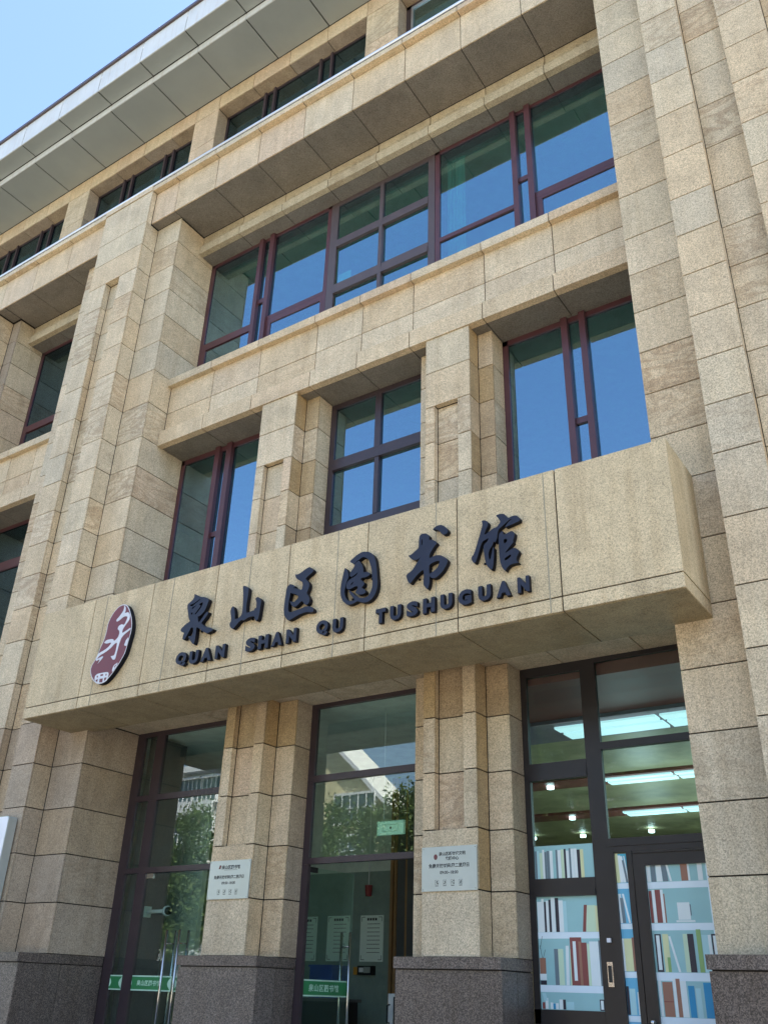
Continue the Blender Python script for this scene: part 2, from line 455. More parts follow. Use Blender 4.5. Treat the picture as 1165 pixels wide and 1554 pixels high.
# --- piers
def pier(name, f0, f1, s0, s1, e0, e1, slot_top, mat, ground_mat, left_edge=True):
    """front strip f0..f1 with slot s0..s1, steps e0..f0 and f1..e1; right reveals clad"""
    P = boxes(name, 'mortar', [(f0 + .012, s0 - .02, P1 + .017, P2 + .1, 0, 16.58), (s1 + .02, f1 - .018, P1 + .017, P2 + .1, 0, 16.58),
                               (s0 - .03, s1 + .03, SLOT + .017, P2 + .1, 0, 16.58), (f0, f1 - .05, P2, P2 + .1, 0, 16.58),
                               (e0 + .012, e1 - .018, P2 + .017, 9.0, 0, 16.58),
                               (f0 + .03, f1 - .03, P1 + .018, SLOT + .02, slot_top + .03, 16.58)], B)
    boxes('pier_side', mat, [(f0 + .001, f0 + .02, P1 + .03, P2 - .005, 2, 16.58), (e0 + .001, e0 + .02, P2 + .03, 9.88, 2, 16.58),
                             (s1 - .0, s1 + .015, P1 + .03, SLOT - .003, 3.28, slot_top)], B)
    for i in range(len(CR) - 1):
        z0, z1 = CR[i], CR[i + 1]
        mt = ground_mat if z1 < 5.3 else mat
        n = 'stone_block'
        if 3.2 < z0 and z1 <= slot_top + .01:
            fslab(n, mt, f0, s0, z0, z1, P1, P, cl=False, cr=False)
            rslab('slot_return', mt, s0, P1 + T, SLOT, z0, z1, P)
            fslab('slot_stone', mt, s0, s1, z0, z1, SLOT, P)
            fslab(n, mt, s1, f1, z0, z1, P1, P, cl=False, cr=False)
        else:
            fslab(n, mt, f0, f1, z0, z1, P1, P, cl=False, cr=False)
            if abs(z0 - slot_top) < .02: uslab('slot_soffit', mt, s0, s1, P1 + T, SLOT, z0 + .006, P)
        top = min(z1, 15.70) if z0 < 15.7 else None
        rslab('return_stone', mt, f1, P1 + T, P2 if top else BND, z0, z1, P)
        if top:
            fslab('step_stone', mt, f1, e1, z0, z1 if z1 < 15.7 else 15.73, P2, P, cr=False)
            fslab('step_stone', mt, e0, f0, z0, z1 if z1 < 15.7 else 15.73, P2, P, cl=False)
    return P

pl = pier('pier', -13.55, -12.10, -13.03, -12.61, -14.27, BL, 14.45, 'stone_grey', 'stone_brown')
pr = pier('pier', -1.73, -0.24, -1.235, -0.76, BR, 0.47, 14.45 + 1.3, 'stone_grey', 'stone_grey')
tag(pl, 'stepped pier left of the entrance bay with its slot ending below the top')
tag(pr, 'stepped pier at the right edge with a slot running up out of view')

# reveals of the main bay (left side only is seen: faces +X)
LR = boxes('reveal', 'mortar', [(BL - .05, BL - .018, P2 + .03, 9.86, 1.9, 15.7)], B)
for i in range(len(CR) - 2):
    z0, z1 = CR[i], min(CR[i + 1], 15.72)
    if z1 <= 5.3:   y1 = WN - .01
    elif z0 < 6.6:  y1 = 9.25
    elif 10.3 < z0 < 11.8: y1 = SPN
    else:           y1 = WN - .01
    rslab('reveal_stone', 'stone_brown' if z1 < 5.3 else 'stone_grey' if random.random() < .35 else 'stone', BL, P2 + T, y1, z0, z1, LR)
boxes('reveal', 'stone_brown', [(BR, BR + .025, P2 + .03, WN, 2, 15.7)], B)      # right reveal, faces -X

# --- third floor: band, soffit, split-face course, head
SX = [BL + 8.98 / 8 * k for k in range(9)]
band = boxes('cornice_band', 'mortar', [(-12.09, -1.75, BND + .016, 9.0, 15.757, 16.58)], B)
xs = [-12.10] + SX + [-1.73]
for a, b_ in zip(xs[:-1], xs[1:]):
    fslab('band_stone', 'stone_band', a, b_, 15.735, 16.605, BND, band)
for a, b_ in zip(SX[:-1], SX[1:]):
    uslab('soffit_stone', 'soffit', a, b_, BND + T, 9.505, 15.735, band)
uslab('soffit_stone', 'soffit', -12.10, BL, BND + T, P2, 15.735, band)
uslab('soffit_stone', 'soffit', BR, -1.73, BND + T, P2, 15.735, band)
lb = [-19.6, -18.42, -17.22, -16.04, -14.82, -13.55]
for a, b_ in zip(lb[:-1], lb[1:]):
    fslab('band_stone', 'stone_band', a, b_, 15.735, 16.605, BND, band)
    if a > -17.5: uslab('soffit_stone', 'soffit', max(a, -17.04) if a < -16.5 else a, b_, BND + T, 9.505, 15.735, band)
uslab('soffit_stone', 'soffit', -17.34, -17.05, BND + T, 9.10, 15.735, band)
# projecting cap stones along the band, joints match the band joints
cap = boxes('cornice_cap', 'mortar', [(-29, 3, 8.55, 9.0, 16.615, 16.72)], B)
cx = [-19.6, -18.42, -17.22, -16.04, -14.82, -13.57, -12.10] + SX + [-1.73, -.3, 1.2]
for a, b_ in zip(cx[:-1], cx[1:]):
    slab('cap_stone', 'stone', a + G, b_ - G, (8.485 if -13.7 < a < -12.2 or a > -2 else CAP) + jit(), 8.75, 16.612, 16.735, cap)
# steel rail along the cap edge
rl = boxes('parapet_rail', 'black', [(-29, 3, 8.60, 8.66, 16.735, 16.86)] + [(-29 + .12 * k, -28.96 + .12 * k, 8.575, 8.60, 16.80, 16.86) for k in range(265)], B)
tube('handrail', 'rail', [(-29, 8.575, 16.895), (3, 8.575, 16.895)], 0.034, rl)

def head3(x0, x1, seams):
    h = boxes('window_head', 'mortar', [(x0, x1, 9.57, 9.9, 15.21, 15.75)], B)
    ss = [x0] + [s for s in seams if x0 + .2 < s < x1 - .2] + [x1]
    for a, b_ in zip(ss[:-1], ss[1:]):
        # split-face course: rough, undulating bottom lip
        n = 16; V = []; F = []
        for i in range(n + 1):
            x = a + G + (b_ - a - 2 * G) * i / n
            r1 = random.uniform(-.05, .045); r2 = random.uniform(-.018, .018)
            V += [(x, 9.510, 15.728), (x, 9.508, 15.56 + r1), (x, 9.478 + r2, 15.47 + r1 * .8), (x, 9.446 + r2 * .3, 15.405 + r2), (x, 9.43, 15.40), (x, 9.43, 15.197), (x, 9.55, 15.197), (x, 9.55, 15.728)]
        for i in range(n):
            for k in range(8):
                k2 = (k + 1) % 8
                F.append((i * 8 + k, i * 8 + k2, (i + 1) * 8 + k2, (i + 1) * 8 + k))
        F.append(tuple(range(8))); F.append(tuple(n * 8 + k for k in range(8))[::-1])
        poly('head_stone', 'split', V, F, h, WP[h.name])
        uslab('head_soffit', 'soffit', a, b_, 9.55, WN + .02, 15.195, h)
head3(BL, BR, SX)
head3(-17.05, -14.27, [-16.04, -14.82])

# --- sill, spandrel, lintel between second and third floor
def spandrel(x0, x1, seams):
    sp = boxes('spandrel', 'mortar', [(x0 + .01, x1 - .01, SPN + .016, SPN + .1, 10.40, 11.66), (x0 + .01, x1 - .01, LF + .018, SPN + .1, 10.36, 10.62)], B)
    ss = [x0] + seams + [x1]
    for a, b_ in zip(ss[:-1], ss[1:]):
        fslab('spandrel_stone', 'stone_band', a, b_, 11.095, 11.68, SPN, sp)
        fslab('spandrel_stone', 'stone_band', a, b_, 10.64, 11.095, SPN, sp)
        slab('lintel_stone', 'stone_band', a + G, b_ - G, LF + jit(), SPN + .02, 10.335, 10.64, sp)
        # window sill stone with a drip edge
        s = boxes('sill_stone', 'stone', [(a + G, b_ - G, SILL, 9.92, 11.675, 11.70), (a + G, b_ - G, SILL + .002, 9.91, 11.70, 11.703), (a + G, b_ - G, SILL, 9.92, 11.703, 11.84)], sp)
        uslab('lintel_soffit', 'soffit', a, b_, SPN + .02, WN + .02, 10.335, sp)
    return sp
spandrel(BL, BR, [-10.305, -9.175, -7.91, -6.97, -5.985, -4.722, -3.602])
spandrel(-17.05, -14.27, [-16.27, -15.40])

# --- second floor and ground floor pilasters
def pilaster(f0, f1, e0, e1, zs, slot, slot_rng, mats, lab):
    s0, s1 = slot
    z0a, z1a = zs[0], zs[-1]
    P = boxes('pilaster', 'mortar', [(f0 + .012, f1 - .018, SLOT9 + .018, PS + .1, z0a, z1a), (f0 + .012, s0 - .018, PF + .017, PS, z0a, z1a), (s1 + .018, f1 - .018, PF + .017, PS, z0a, z1a),
                                     (e0 + .012, e1 - .018, PS + .017, WN + .1, z0a, z1a)]
              + ([(f0 + .02, f1 - .02, PF + .018, SLOT9 + .03, slot_rng[1] + .03, z1a)] if slot_rng[1] < z1a - .1 else [])
              + ([(f0 + .02, f1 - .02, PF + .018, SLOT9 + .03, z0a, slot_rng[0] - .03)] if slot_rng[0] > z0a + .1 else []), B)
    tag(P, lab)
    boxes('pilaster_side', mats[1], [(f0 + .001, f0 + .02, PF + .025, PS - .003, z0a, z1a), (s1, s1 + .015, PF + .025, SLOT9 - .003, *slot_rng), (e0 + .001, e0 + .02, PS + .025, WN, z0a, z1a)], B)
    for i in range(len(zs) - 1):
        z0, z1 = zs[i], zs[i + 1]
        top = i == len(zs) - 2
        mt = mats[0] if (top and mats[0] != mats[1]) else mats[1]
        if z0 >= slot_rng[0] - .01 and z1 <= slot_rng[1] + .01:
            fslab('stone_block', mt, f0, s0, z0, z1, PF, P, cl=False, cr=False)
            rslab('slot_return', mt, s0, PF + T, SLOT9, z0, z1, P, t=.016)
            fslab('slot_stone', mt, s0, s1, z0, z1, SLOT9, P)
            fslab('stone_block', mt, s1, f1, z0, z1, PF, P, cl=False, cr=False)
        else:
            fslab('stone_block', mt, f0, f1, z0, z1, PF, P, cl=False, cr=False)
            if abs(z0 - slot_rng[1]) < .01: uslab('slot_soffit', mt, s0, s1, PF + T, SLOT9, z0 + .006, P)
        m2 = mats[2] if random.random() < .6 else mt
        rslab('return_stone', m2, f1, PF + T, PS, z0, z1, P)
        fslab('step_stone', m2 if mats[3] else mt, f1, e1, z0, z1, PS, P, cr=False)
        fslab('step_stone', mt, e0, f0, z0, z1, PS, P, cl=False)
        rslab('reveal_stone', mats[4], e1, PS + T, WN - .01, z0, z1, P)
    return P
SLOT9 = 9.325
Z2 = [6.6, 7.29, 7.885, 8.495, 9.10, 9.71, 10.335]
pilaster(-8.905, -8.175, -9.13, -7.915, Z2, (-8.74, -8.33), (6.6, 9.10), ('stone', 'stone', 'stone_warm', True, 'stone'), 'second floor pilaster left of the four-pane casement')
pilaster(-5.69, -4.965, -5.945, -4.73, Z2, (-5.54, -5.16), (6.6, 9.10), ('stone', 'stone_grey', 'stone_warm', True, 'stone'), 'second floor pilaster right of the four-pane casement')
Z1 = [1.985, 2.64, 3.28, 3.92, 4.57, 5.20]
pilaster(-8.92, -8.215, -9.20, -7.90, Z1, (-8.768, -8.38), (3.28, 5.20), ('stone_warm', 'stone', 'stone_warm', False, 'stone_brown'), 'ground floor pilaster between the two glass doorways')
pilaster(-5.682, -4.975, -5.97, -4.68, Z1, (-5.525, -5.14), (3.28, 5.20), ('stone_warm', 'stone', 'stone_warm', False, 'stone_brown'), 'ground floor pilaster left of the book-print door')

# --- plinths of dark polished granite
def plinth(x0, x1, y0, y1, seams, lab):
    P = boxes('plinth', 'mortar', [(x0 + .02, x1 - .02, y0 + .04, y1, 0, 1.95)], B)
    tag(P, lab)
    ss = [x0] + seams + [x1]
    for a, b_ in zip(ss[:-1], ss[1:]):
        slab('plinth_cap', 'plinth', a - (.012 if a == x0 else -G / 2), b_ + (.004 if b_ == x1 else -G / 2), y0, y1 - .01, 1.872, 1.983, P)
        for z0, z1 in ((0.45, 1.13), (1.13, 1.862)):
            fslab('plinth_slab', 'plinth', a, b_, z0, z1, y0 + .025, P, cl=a != x0, cr=b_ != x1, g=.003)
    for z0, z1 in ((0.45, 1.13), (1.13, 1.862)):
        rslab('plinth_slab', 'plinth', x1, y0 + .025 + T, (y0 + y1) / 2, z0, z1, P, g=.003)
        rslab('plinth_slab', 'plinth', x1, (y0 + y1) / 2, y1, z0, z1, P, g=.003)
plinth(-14.3, BL, 8.39, WN - .03, [-12.9], 'dark granite plinth under the left pier')
plinth(-9.185, -7.895, 9.10, WN - .03, [], 'dark granite plinth between the two glass doorways')
plinth(-5.945, -4.675, 9.10, WN - .03, [], 'dark granite plinth left of the book-print door')
plinth(-2.41, 0.5, 8.39, WN - .03, [-1.2], 'dark granite plinth under the right pier')

# --- canopy box that carries the name
KX = [-11.80, -10.615, -9.38, -8.143, -6.907, -5.695, -4.472, -3.27, -2.05]
K = boxes('canopy', 'mortar', [(-11.78, -2.07, 7.966, 8.84, 5.055, 6.655), (-11.40, -2.46, 8.8, 8.93, 5.06, 6.655)], B)
SG = 7.95
for a, b_ in zip(KX[:-1], KX[1:]):
    fslab('canopy_panel', 'stone_sign', a, b_, 5.20, 6.69, SG, K, cl=a != KX[0], cr=b_ != KX[-1], g=.008)
    fslab('canopy_edge_stone', 'stone_sign', a, b_, 5.035, 5.20, SG, K, cl=a != KX[0], cr=b_ != KX[-1], g=.008)
    uslab('canopy_soffit', 'soffit_sign_shaded', a, b_, SG + T, 8.838 if a < -11.5 else 8.95, 5.035, K)
    if a < -11.5: uslab('canopy_soffit', 'soffit_sign_shaded', -11.41, b_, 8.838, 8.95, 5.035, K, g=.004)
    slab('canopy_top', 'stone_sign', a + G, b_ - G, SG + .024, 8.83, 6.66, 6.688, K)
rslab('canopy_panel', 'stone_sign', -2.05, SG + T, 8.838, 5.20, 6.69, K)
rslab('canopy_edge_stone', 'stone_sign', -2.05, SG + T, 8.838, 5.035, 5.20, K)
boxes('canopy_side', 'stone_sign', [(-11.80, -11.776, SG + .03, 8.838, 5.04, 6.68)], K)
# pale sealant runs between the panels
for x in (-10.35, -8.98, -7.56, -6.141, -4.744, -3.40):
    slab('sealant_line', 'caulk', x - .006, x + .006, SG - .0035, SG + .01, 5.045, 6.682, K)
# recessed soffit over the doors
DS = boxes('door_soffit', 'mortar', [(BL + .01, BR - .01, 8.93, WN, 5.222, 5.26), (BL, BR, 8.93, 8.955, 5.04, 5.24)], B)
dx = [BL, -10.745, -9.62, -8.50, -7.36, -6.25, -5.17, -4.105, -3.105, BR]
for a, b_ in zip(dx[:-1], dx[1:]):
    uslab('door_soffit_panel', 'stone_grey', a, b_, 8.96, WN + .04, 5.20, DS)

# --- eave
E_ = boxes('eave', 'mortar', [(-29, 12, 8.44, 9.56, 20.59, 20.81), (-29, 12, 8.0, 8.5, 20.80, 21.4)], B)
ex = [-12.86 + 1.4633 * k for k in range(-9, 17)]
for a, b_ in zip(ex[:-1], ex[1:]):
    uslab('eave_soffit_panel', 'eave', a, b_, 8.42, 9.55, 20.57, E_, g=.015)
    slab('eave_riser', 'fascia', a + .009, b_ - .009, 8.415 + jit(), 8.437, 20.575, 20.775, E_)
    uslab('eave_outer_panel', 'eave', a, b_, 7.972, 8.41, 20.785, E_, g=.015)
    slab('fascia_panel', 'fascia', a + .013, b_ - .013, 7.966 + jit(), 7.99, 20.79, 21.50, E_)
boxes('gutter', 'frame_gr', [(-29, 12, 7.93, 8.03, 21.505, 21.56), (-29, 12, 7.915, 7.93, 21.505, 21.60)], E_)
for k in range(17):
    x = -20.3 + k * 1.31 + random.uniform(-.2, .2)
    tube('gutter_clip', 'frame_gr', [(x, 7.93, 21.59), (x + .01, 7.93, 21.65)], .008, E_, seg=6)

# --- fourth floor wall: header, piers, windows
Y4 = 9.55
W4 = boxes('upper_wall', 'mortar', [(-29, 12, 9.62, 9.9, 16.6, 17.9)] + [(a, b_, Y4 + .02, 9.95, 16.6, 20.56) for a, b_ in ((-17.10, -16.30), (-12.46, -11.73), (-7.41, -6.65), (-2.4, -1.7), (-21.6, -20.9), (3.0, 3.7), (-29, -25))], B)
hx = [-21.2, -20.12, -19.07, -18.07, -17.12, -16.28, -15.28, -14.26, -13.28, -12.48, -11.71, -10.645, -9.564, -8.496, -7.43, -6.63, -5.5, -4.4, -3.3, -2.4, -1.7, -.6, .5]
for a, b_ in zip(hx[:-1], hx[1:]):
    fslab('header_stone', 'stone_band', a, b_, 20.08, 20.57, Y4, W4)
    if not any(abs(a - q) < .02 for q in (-17.12, -12.48, -7.43, -2.4)):
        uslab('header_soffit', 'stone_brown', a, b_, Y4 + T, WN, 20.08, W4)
for x0, x1 in ((-17.12, -16.28), (-12.48, -11.71), (-7.43, -6.63), (-2.4, -1.7)):
    for z0, z1 in ((16.75, 17.9), (17.9, 19.06), (19.06, 20.08)):
        fslab('upper_pier_stone', 'stone', x0, x1, z0, z1, Y4, W4, cl=False, cr=False)
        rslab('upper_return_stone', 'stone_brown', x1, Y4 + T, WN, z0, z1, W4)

# ------------------------------------------------------------------ windows
def window(name, mat, bars, panes, posts=(), rails=(), glassmat='glass_up', lab=None, y=WN):
    """outer frame is the window's own mesh; posts, rails and panes are pieces of it.
       bars (x0,x1,z0,z1[,y0]); posts stand proud; panes (x0,x1,z0,z1[,y])"""
    W = boxes(name, mat, [(b[0], b[1], b[4] if len(b) > 4 else y - .012, y + .05, b[2], b[3]) for b in bars], B)
    if lab: tag(W, lab)
    for p in posts:
        slab('mullion', p[5] if len(p) > 5 else mat, p[0], p[1], y - (p[4] if len(p) > 4 else .065), y + .048, p[2], p[3], W)
    for p in rails:
        slab('transom', p[5] if len(p) > 5 else mat, p[0], p[1], y - (p[4] if len(p) > 4 else .016), y + .046, p[2], p[3], W)
    for p in panes:
        yy = p[4] if len(p) > 4 else y + .012
        o = slab('pane', p[5] if len(p) > 5 else glassmat, p[0], p[1], yy, yy + .008, p[2], p[3], W)
        o.rotation_euler = (random.uniform(-.0045, .0045), 0, random.uniform(-.0045, .0045))
    return W

ZA, ZB = 11.82, 15.20
# third floor, left unit
window('window', 'frame', [(BL, -11.335, ZA, ZB), (BL, -8.25, ZB - .07, ZB + .01), (-8.33, -8.25, ZA, ZB)],
       [(-11.335, -10.05, 13.05, 15.13), (-11.25, -10.09, 11.84, 12.86, WN + .004), (-9.955, -9.77, 11.84, 13.49), (-9.955, -9.77, 13.59, 15.13),
        (-9.665, -8.33, 13.05, 15.13), (-9.56, -8.37, 11.84, 12.85, WN + .004)],
       [(-10.05, -9.955, ZA, ZB + .02), (-9.77, -9.665, ZA, ZB + .02)],
       [(-11.335, -10.05, 12.89, 13.05), (-11.335, -11.25, ZA, 12.89, .014), (-10.09, -10.05, ZA, 12.89, .014),
        (-9.955, -9.77, 13.49, 13.59), (-9.665, -8.33, 12.97, 13.05), (-9.665, -9.56, ZA, 12.97, .014), (-8.37, -8.33, ZA, 12.97, .014), (-9.56, -8.37, 12.85, 12.97, .014)],
       lab='left part of the third floor window')
# third floor, middle casement
window('window', 'frame_gr', [(-8.245, -8.08, ZA, ZB), (-6.06, -5.925, ZA, ZB), (-8.08, -6.06, ZB - .10, ZB)],
       [(-8.08, -7.10, 14.19, 15.10), (-7.028, -6.06, 14.19, 15.10), (-8.05, -7.10, 13.08, 14.01, WN + .035), (-7.028, -6.06, 13.08, 14.01, WN + .035),
        (-8.05, -7.10, 11.84, 12.87, WN + .035), (-7.028, -6.06, 11.84, 12.87, WN + .035)],
       [(-7.10, -7.028, ZA, ZB - .1, .028)],
       [(-8.08, -6.06, 14.01, 14.10, .03), (-8.08, -6.06, 14.11, 14.19, .02), (-8.08, -6.06, 12.985, 13.08, .02), (-8.08, -6.06, 12.87, 12.98, .03)],
       lab='middle casement of the third floor window')
# third floor, right unit
window('window', 'frame', [(-5.915, -5.825, ZA, ZB), (-5.915, BR, ZB - .07, ZB + .01), (-2.53, BR, ZA, ZB)],
       [(-5.825, -4.40, 13.05, 15.13), (-5.825, -4.40, 11.84, 12.965), (-4.305, -4.13, 11.84, 13.49), (-4.305, -4.13, 13.585, 15.13),
        (-4.03, -2.53, 13.09, 15.13), (-3.925, -2.53, 11.84, 12.91, WN + .004)],
       [(-4.40, -4.305, ZA, ZB + .02), (-4.13, -4.03, ZA, ZB + .02)],
       [(-5.825, -4.40, 12.965, 13.05), (-4.305, -4.13, 13.49, 13.585), (-4.03, -2.53, 12.97, 13.09), (-4.03, -3.925, ZA, 12.97, .014), (-3.925, -2.53, 12.91, 12.97, .014)],
       lab='right part of the third floor window')
# second floor
ZC, ZD = 6.6, 10.34
window('window', 'frame', [(BL, -11.34, ZC, ZD), (BL, -9.13, ZD - .10, ZD), (-9.2, -9.13, ZC, ZD)],
       [(-11.34, -10.52, ZC, 10.24), (-10.41, -10.24, ZC, 8.50), (-10.41, -10.24, 8.59, 10.24), (-10.12, -9.2, ZC, 10.24)],
       [(-10.52, -10.41, ZC, ZD + .01), (-10.24, -10.12, ZC, ZD + .01)], [(-10.41, -10.24, 8.50, 8.59)], lab='left second floor window with one narrow light')
window('window', 'frame_dk', [(-7.915, -7.82, 7.86, ZD - .02), (-6.04, -5.95, 7.86, ZD - .02), (-7.82, -6.04, 10.23, ZD - .02), (-7.82, -6.04, 7.86, 8.03)],
       [(-7.82, -7.015, 9.225, 10.23), (-6.905, -6.04, 9.225, 10.23), (-7.82, -7.0, 8.03, 9.03, WN + .03), (-6.92, -6.04, 8.03, 9.03, WN + .03)],
       [(-7.015, -6.905, 9.2, 10.23, .03), (-7.0, -6.92, 8.03, 9.05, .024)],
       [(-7.82, -6.04, 9.135, 9.225, .026), (-7.82, -6.04, 9.03, 9.13, .036)], lab='four-pane casement between the pilasters')
boxes('sill_backing', 'stone', [(-7.915, -5.95, 9.82, 9.93, 6.9, 7.86)], B)
window('window', 'frame', [(-4.73, -4.645, ZC, ZD), (-4.73, BR, ZD - .09, ZD), (-2.52, BR, ZC, ZD)],
       [(-4.645, -3.775, ZC, 10.25), (-3.68, -3.50, ZC, 8.50), (-3.68, -3.50, 8.595, 10.25), (-3.41, -2.52, ZC, 10.25)],
       [(-3.775, -3.68, ZC, ZD + .01), (-3.50, -3.41, ZC, ZD + .01)], [(-3.68, -3.50, 8.50, 8.595)], lab='right second floor window with one narrow light')
# left bay beyond the pier
window('window', 'frame', [(-17.05, -16.97, ZA, ZB), (-17.05, -14.27, ZB - .07, ZB)],
       [(-16.97, -15.8, 13.02, 15.13), (-16.90, -15.85, 11.84, 12.80, WN + .004), (-15.7, -14.3, 13.02, 15.13), (-15.6, -14.3, 11.84, 12.80)],
       [(-15.8, -15.7, ZA, ZB)], [(-17.0, -14.3, 12.84, 13.02), (-16.97, -16.90, ZA, 12.84, .014), (-15.85, -15.8, ZA, 12.84, .014)], glassmat='glass_dark', lab='third floor window of the next bay')
window('window', 'frame', [(-17.05, -16.97, ZC, ZD), (-17.05, -14.27, ZD - .08, ZD)],
       [(-16.97, -14.3, 9.46, 10.26), (-16.97, -14.3, ZC, 9.25)], [], [(-17.0, -14.3, 9.25, 9.46)], glassmat='glass_dark', lab='second floor window of the next bay')
# next pier at the far left
NP = boxes('pier', 'mortar', [(-17.40, -17.07, 9.14, 9.9, 0, 15.72), (-22, -17.36, 8.55, 9.1, 0, 15.72)], B)
tag(NP, 'edge of the next pier beyond the left bay')
for i in range(5, len(CR) - 2):
    z0, z1 = CR[i], min(CR[i + 1], 15.72)
    fslab('step_stone', 'stone_brown', -17.34, -17.05, z0, z1, 9.12, NP, cr=False)
    rslab('reveal_stone', 'stone', -17.05, 9.12 + T, SPN if 10.3 < z0 < 11.8 else WN - .01, z0, z1, NP)
    rslab('return_stone', 'stone', -17.345, 8.5 + T, 9.12, z0, z1, NP)
    fslab('stone_block', 'stone', -18.4, -17.345, z0, z1, 8.50, NP, cl=True, cr=False)
boxes('wall', 'stone', [(-30, -18.42, 8.52, 9.0, 0, 15.72), (1.2, 12, 8.6, 9.0, 0, 16.6)], B)

# fourth floor windows
ZE, ZF = 17.85, 20.085
for x0, x1, prs in ((-21.0, -17.12, ((-20.06, -19.66), (-18.60, -18.16))), (-16.28, -12.48, ((-15.26, -14.95), (-13.77, -13.48))),
                    (-11.71, -7.43, ((-10.49, -10.21), (-8.88, -8.57))), (-1.7, 3.0, ((-.5, -.2), (1.5, 1.8)))):
    posts = []; panes = []; last = x0 + .05
    for a, b_ in prs:
        posts += [(a - .03, a + .03, ZE, ZF, .05, 'frame_dk'), (b_ - .03, b_ + .03, ZE, ZF, .05, 'frame_dk')]
        panes += [(last, a - .03, ZE, ZF - .06), (a + .03, b_ - .03, ZE, ZF - .06)]
        last = b_ + .03
    panes.append((last, x1 - .05, ZE, ZF - .06))
    window('window', 'frame_dk', [(x0, x0 + .05, ZE, ZF), (x1 - .05, x1, ZE, ZF), (x0, x1, ZF - .06, ZF), (x0, x1, ZE - .05, ZE)], panes, posts, glassmat='glass_dark', lab='strip window under the eave')
window('window', 'frame_dk', [(-6.63, -6.50, ZE, ZF), (-6.63, -2.4, ZF - .11, ZF), (-2.46, -2.4, ZE, ZF), (-6.63, -2.4, ZE - .05, ZE)],
       [(-6.46, -5.13, ZE, 19.95), (-5.07, -3.74, ZE, 19.95), (-3.66, -2.46, ZE, 19.95)],
       [(-6.50, -6.46, ZE, 19.97, .03, 'rail'), (-5.13, -5.07, ZE, 19.97, .05), (-5.07, -5.05, ZE, 19.97, .03, 'rail'), (-3.74, -3.66, ZE, 19.97, .05)],
       [(-6.50, -2.46, 19.95, 19.975, .03, 'rail')], lab='strip window with bright sash edges under the eave')

# ------------------------------------------------------------------ ground floor glazed fronts
GZ = 9.86
# left doorway
DL = window('door_frame', 'frame_dk', [(BL, -11.255, .45, 5.20), (-11.255, -9.2, 5.13, 5.20), (-9.29, -9.2, .45, 5.2)],
       [(-11.24, -10.965, 4.215, 5.13), (-10.80, -9.29, 4.215, 5.13), (-11.29, -10.99, 3.17, 4.13), (-10.83, -9.29, 3.17, 4.13), (-11.27, -10.99, .5, 3.095)],
       [(-10.975, -10.80, .45, 5.13, .02), (-11.30, -11.25, .45, 4.13, .005)], [(-11.25, -9.29, 4.13, 4.215, .025), (-11.25, -9.29, 3.095, 3.17, .025)],
       'glass_dn', 'dark frame of the left glass doorway', y=GZ)
DM = window('door_frame', 'frame_dk', [(-7.90, -7.80, .45, 5.20), (-7.80, -5.97, 5.14, 5.20), (-6.05, -5.97, .45, 5.2)],
       [(-7.80, -6.05, 4.21, 5.14), (-7.80, -6.05, 3.16, 4.125)], [], [(-7.86, -6.05, 4.125, 4.21, .025), (-7.86, -6.05, 3.085, 3.16, .025)],
       'glass_dn', 'dark frame of the middle glass doorway', y=GZ)
DR = window('door_frame', 'frame_black', [(-4.675, -4.605, 1.4, 5.20), (-4.605, -3.90, 5.085, 5.20), (-3.72, BR, 5.15, 5.20), (-3.905, -3.72, .45, 5.20), (-2.52, BR, .45, 5.2), (-4.675, -3.90, .45, 1.53)],
       [(-4.605, -3.905, 4.04, 5.085), (-3.72, -2.52, 4.20, 5.15), (-3.745, -2.52, 3.165, 4.12), (-4.62, -3.905, 2.79, 3.845), (-4.615, -3.905, 1.53, 2.61), (-3.672, -3.535, .6, 3.01)],
       [(-3.74, -3.672, .45, 3.09, .02), (-3.535, -3.475, .45, 3.03, .03)],
       [(-4.605, -3.905, 3.94, 4.04, .018), (-4.605, -3.905, 3.845, 3.94, .028), (-3.72, -2.52, 4.12, 4.20, .03), (-4.605, -3.905, 2.69, 2.79, .018), (-4.605, -3.905, 2.61, 2.69, .03), (-3.74, -2.52, 3.085, 3.165, .03), (-3.74, -2.52, 3.025, 3.085, .018)],
       'glass_rt', 'black frame of the book-print doorway', y=GZ)
slab('lock_plate', 'steel', -3.835, -3.775, GZ - .04, GZ - .010, 1.75, 1.975, DR)
slab('lock_grip', 'black', -3.822, -3.788, GZ - .052, GZ - .038, 1.79, 1.94, DR)
slab('sensor', 'white', -3.815, -3.775, GZ - .045, GZ - .008, 2.155, 2.195, DR)

# glass door leaves: left pair closed, middle one swung inward
def handle(parent, x, y, z0, z1, d=Vector((0, 0, 0)), seg=14):
    h = tube('door_handle', 'steel', [(x, y, z0), (x, y, z1)], .0175, parent, seg=seg)
    return h
def door_leaf(x0, x1, hx, lab):
    D = boxes('glass_door', 'glass_dn', [(x0, x1, GZ + .008, GZ + .018, .52, 3.075)], B)
    tag(D, lab)
    slab('patch_fitting', 'steel', x0 + (.02 if hx > (x0 + x1) / 2 else x1 - x0 - .20), x0 + (.20 if hx > (x0 + x1) / 2 else x1 - x0 - .02), GZ - .004, GZ + .03, 3.02, 3.085, D)
    handle(D, hx, GZ - .075, .75, 2.33)
    handle(D, hx, GZ + .10, .75, 2.33)
    for z in (.95, 2.16):
        tube('handle_spacer', 'steel', [(hx, GZ - .075, z), (hx, GZ + .10, z)], .011, D, seg=10)
    return D
door_leaf(-10.855, -10.015, -10.15, 'left leaf of the closed glass doors')
door_leaf(-10.005, -9.16, -9.905, 'right leaf of the closed glass doors')
